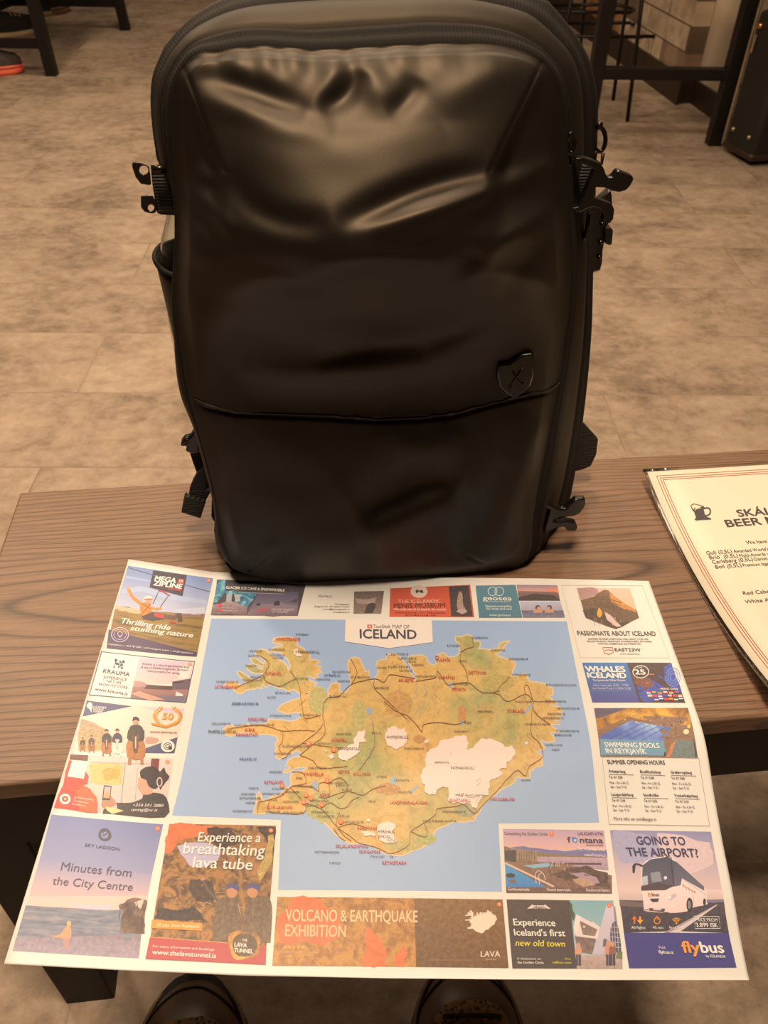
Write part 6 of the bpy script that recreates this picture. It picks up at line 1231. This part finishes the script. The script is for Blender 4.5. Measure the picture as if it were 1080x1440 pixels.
# strap ends low on the left, buckle above
c = crop(230, 560, 5.143)
cutout('strap_end', c((240,545),(300,498),(326,540),(345,600),(335,690),(300,752),(180,716),(190,650),(215,590)), .668, .004, M_WEB, bag, .0008)
cutout('strap_end', c((152,708),(306,752),(268,872),(128,828)), .663, .007, M_WEB, bag, .001)
cutout('strap', c((238,156),(296,320),(340,470),(330,500),(240,545),(206,450),(192,405),(220,240)), .690, .004, M_WEB, bag, .0008)
cutout('buckle', c((225,232),(250,240),(290,320),(300,388),(262,398),(205,405),(158,382),(172,352),(130,346),(124,326),(150,296),(190,286)), .680, .009, M_PLASTIC, bag, .0015)
for q in ((155, 322), (272, 372)):
    x, y = c(q)[0]; bm = bmesh.new(); tube(bm, [on_y(x + 5 * math.cos(a_) , y + 2.8 * math.sin(a_) - 2.4 * math.cos(a_), .677) for a_ in np.linspace(0, 6.28, 20, endpoint=False)], .0007, 6, closed=True); link('buckle_ring', bm, M_ZIPMETAL, bag, True)
cutout('strap_hook', c((300,500),(322,512),(332,560),(360,640),(355,690),(300,670),(326,640),(340,640),(316,585)), .660, .006, M_PLASTIC, bag, .001)
cutout('webbing', c((350,700),(395,690),(446,890),(365,895),(345,860)), .655, .006, M_WEB, bag, .001)
# strap loop on the right
c = crop(680, 480, 4.0)
cutout('strap_loop', c((330,440),(562,460),(645,552),(634,640),(604,702),(560,722),(515,732),(330,735)), .705, .005, M_WEB, bag, .0008)
# catches behind the right hook
c = crop(770, 160, 6.0)
cutout('catch', c((190,780),(402,760),(470,700),(535,640),(548,700),(556,880),(500,960),(485,1080),(472,1150),(466,1255),(448,1330),(378,1345),(190,1345)), .664, .010, M_PLASTIC, bag, .002)
cutout('catch', c((488,960),(552,975),(556,1000),(545,1112),(520,1114),(480,1092)), .660, .012, M_PLASTIC, bag, .002)
for q in ((462, 930), (448, 1085), (438, 1210)):
    bm = bmesh.new(); bmesh.ops.create_uvsphere(bm, u_segments=12, v_segments=8, radius=.0022, matrix=Matrix.Translation(on_y(*c(q)[0], .6625))); link('rivet', bm, M_ZIPMETAL, bag, True)
# zip pulls with their rings
def ring_pull(cx, cy, rx, ry, y, tail):
    bm = bmesh.new(); tube(bm, [on_y(cx + rx * math.cos(a_), cy + ry * math.sin(a_), y) for a_ in np.linspace(0, 2 * math.pi, 22, endpoint=False)], .0017, 10, closed=True); o = link('zip_pull', bm, M_ZIPMETAL, bag, True)
    bm = bmesh.new(); tube(bm, [on_y(a_, b_, y) for a_, b_ in tail], .0016, 8); link('puller_cord', bm, M_ZIPMETAL, o, True)
    bm = bmesh.new(); a_, b_ = on_y(cx - rx * .6, cy - ry * 1.05, y), on_y(cx + rx * .5, cy - ry * 1.35, y); tube(bm, [a_, b_], .0018, 8); link('slider', bm, M_ZIPMETAL, o, True)
ring_pull(802, 203, 6.5, 12, .583, [(800, 214), (798, 222), (797, 230)]); ring_pull(843, 196, 8.5, 17, .640, [(838, 212), (836, 226), (846, 230), (848, 216)])
bm = bmesh.new(); tube(bm, [on_y(a_, b_, .6) for a_, b_ in ((828, 300), (826, 320), (822, 334), (818, 338))], .0018, 8); link('zip_pull', bm, M_ZIPMETAL, bag, True)
cutout('zip_pull', crop(770, 160, 6.0)((165,440),(205,430),(210,760),(180,790),(160,770)), .583, .003, M_TAPE, bag, .0006)
bm = bmesh.new(); tube(bm, [on_y(a_, b_, .636) for a_, b_ in ((229, 205), (222, 213), (224, 224), (232, 228), (238, 226))], .002, 8); link('zip_pull', bm, M_ZIPMETAL, bag, True)
# stretch bottle pocket on the left and the bottle in it
pc = on_y(268, 420, .634); bx, by = pc[0], .634
rim = on_y(219, 364, .634); rr_ = bx - rim[0]; zr = rim[2]
bm = bmesh.new(); G = []
for q in np.linspace(0, 1, 24):
    z = TZ + .105 + (zr - TZ - .105) * q; r_ = rr_ * (.30 + .70 * q ** .85)
    G.append([(bx + r_ * math.cos(a_), by + .034 * math.sin(a_), z - .004 * math.cos(a_ ) * q) for a_ in np.linspace(math.pi * .45, math.pi * 1.55, 25)])
grid_mesh(bm, np.array(G)); bmesh.ops.recalc_face_normals(bm, faces=bm.faces); o = link('bottle_pocket', bm, M_BAG, bag, True); m_ = o.modifiers.new('thickness', 'SOLIDIFY'); m_.thickness = .002; m_.offset = -1
bm = bmesh.new(); tube(bm, [Vector(p) for p in G[-1]], .0021, 8); link('pocket_rim', bm, M_TAPE, bag, True)
M_PET = glassy('clear_plastic', (.93, .97, .97), .05)
cb = on_y(255, 372, .634); br_ = .026; bcx = on_y(223.5, 366, .634)[0] + br_
prof = [(0, .0), (.022, .0), (.0255, .006), (br_, .02), (br_, .060), (br_ * .985, .080), (br_ * .93, .092), (br_ * .80, .106), (br_ * .62, .118), (br_ * .50, .126), (.0125, .132), (.0125, .140), (0, .140)]
zb = zr - .088
bt = empty('water_bottle', (bcx, by, zb)); tag(bt, 'clear plastic water bottle tucked in the side pocket of the black backpack', 'bottle')
bm = bmesh.new(); rings = []
for r_, z in prof[1:-1]: rings.append([bm.verts.new((r_ * (1 + .02 * math.sin(8 * a_)) * math.cos(a_), r_ * math.sin(a_), z)) for a_ in np.linspace(0, 2 * math.pi, 32, endpoint=False)])
for P_, Q_ in zip(rings, rings[1:]):
    for i in range(32): bm.faces.new((P_[i], P_[(i + 1) % 32], Q_[(i + 1) % 32], Q_[i]))
bm.faces.new(rings[0][::-1]); bm.faces.new(rings[-1]); bmesh.ops.recalc_face_normals(bm, faces=bm.faces); o = link('bottle_body', bm, M_PET, bt, True, False)
m_ = o.modifiers.new('wall', 'SOLIDIFY'); m_.thickness = .0008; m_.offset = -1
bm = bmesh.new(); bmesh.ops.create_cone(bm, cap_ends=True, segments=24, radius1=.0145, radius2=.014, depth=.014, matrix=Matrix.Translation((0, 0, .148))); link('cap', bm, plain('grey_blue_cap', '#3c5058', .5), bt, False, False)
bm = bmesh.new(); bmesh.ops.create_cone(bm, cap_ends=True, segments=24, radius1=br_ * .93, radius2=br_ * .93, depth=.05, matrix=Matrix.Translation((0, 0, .03))); link('label_band', bm, plain('dark_teal_label', '#1c3038', .5), bt, True, False)
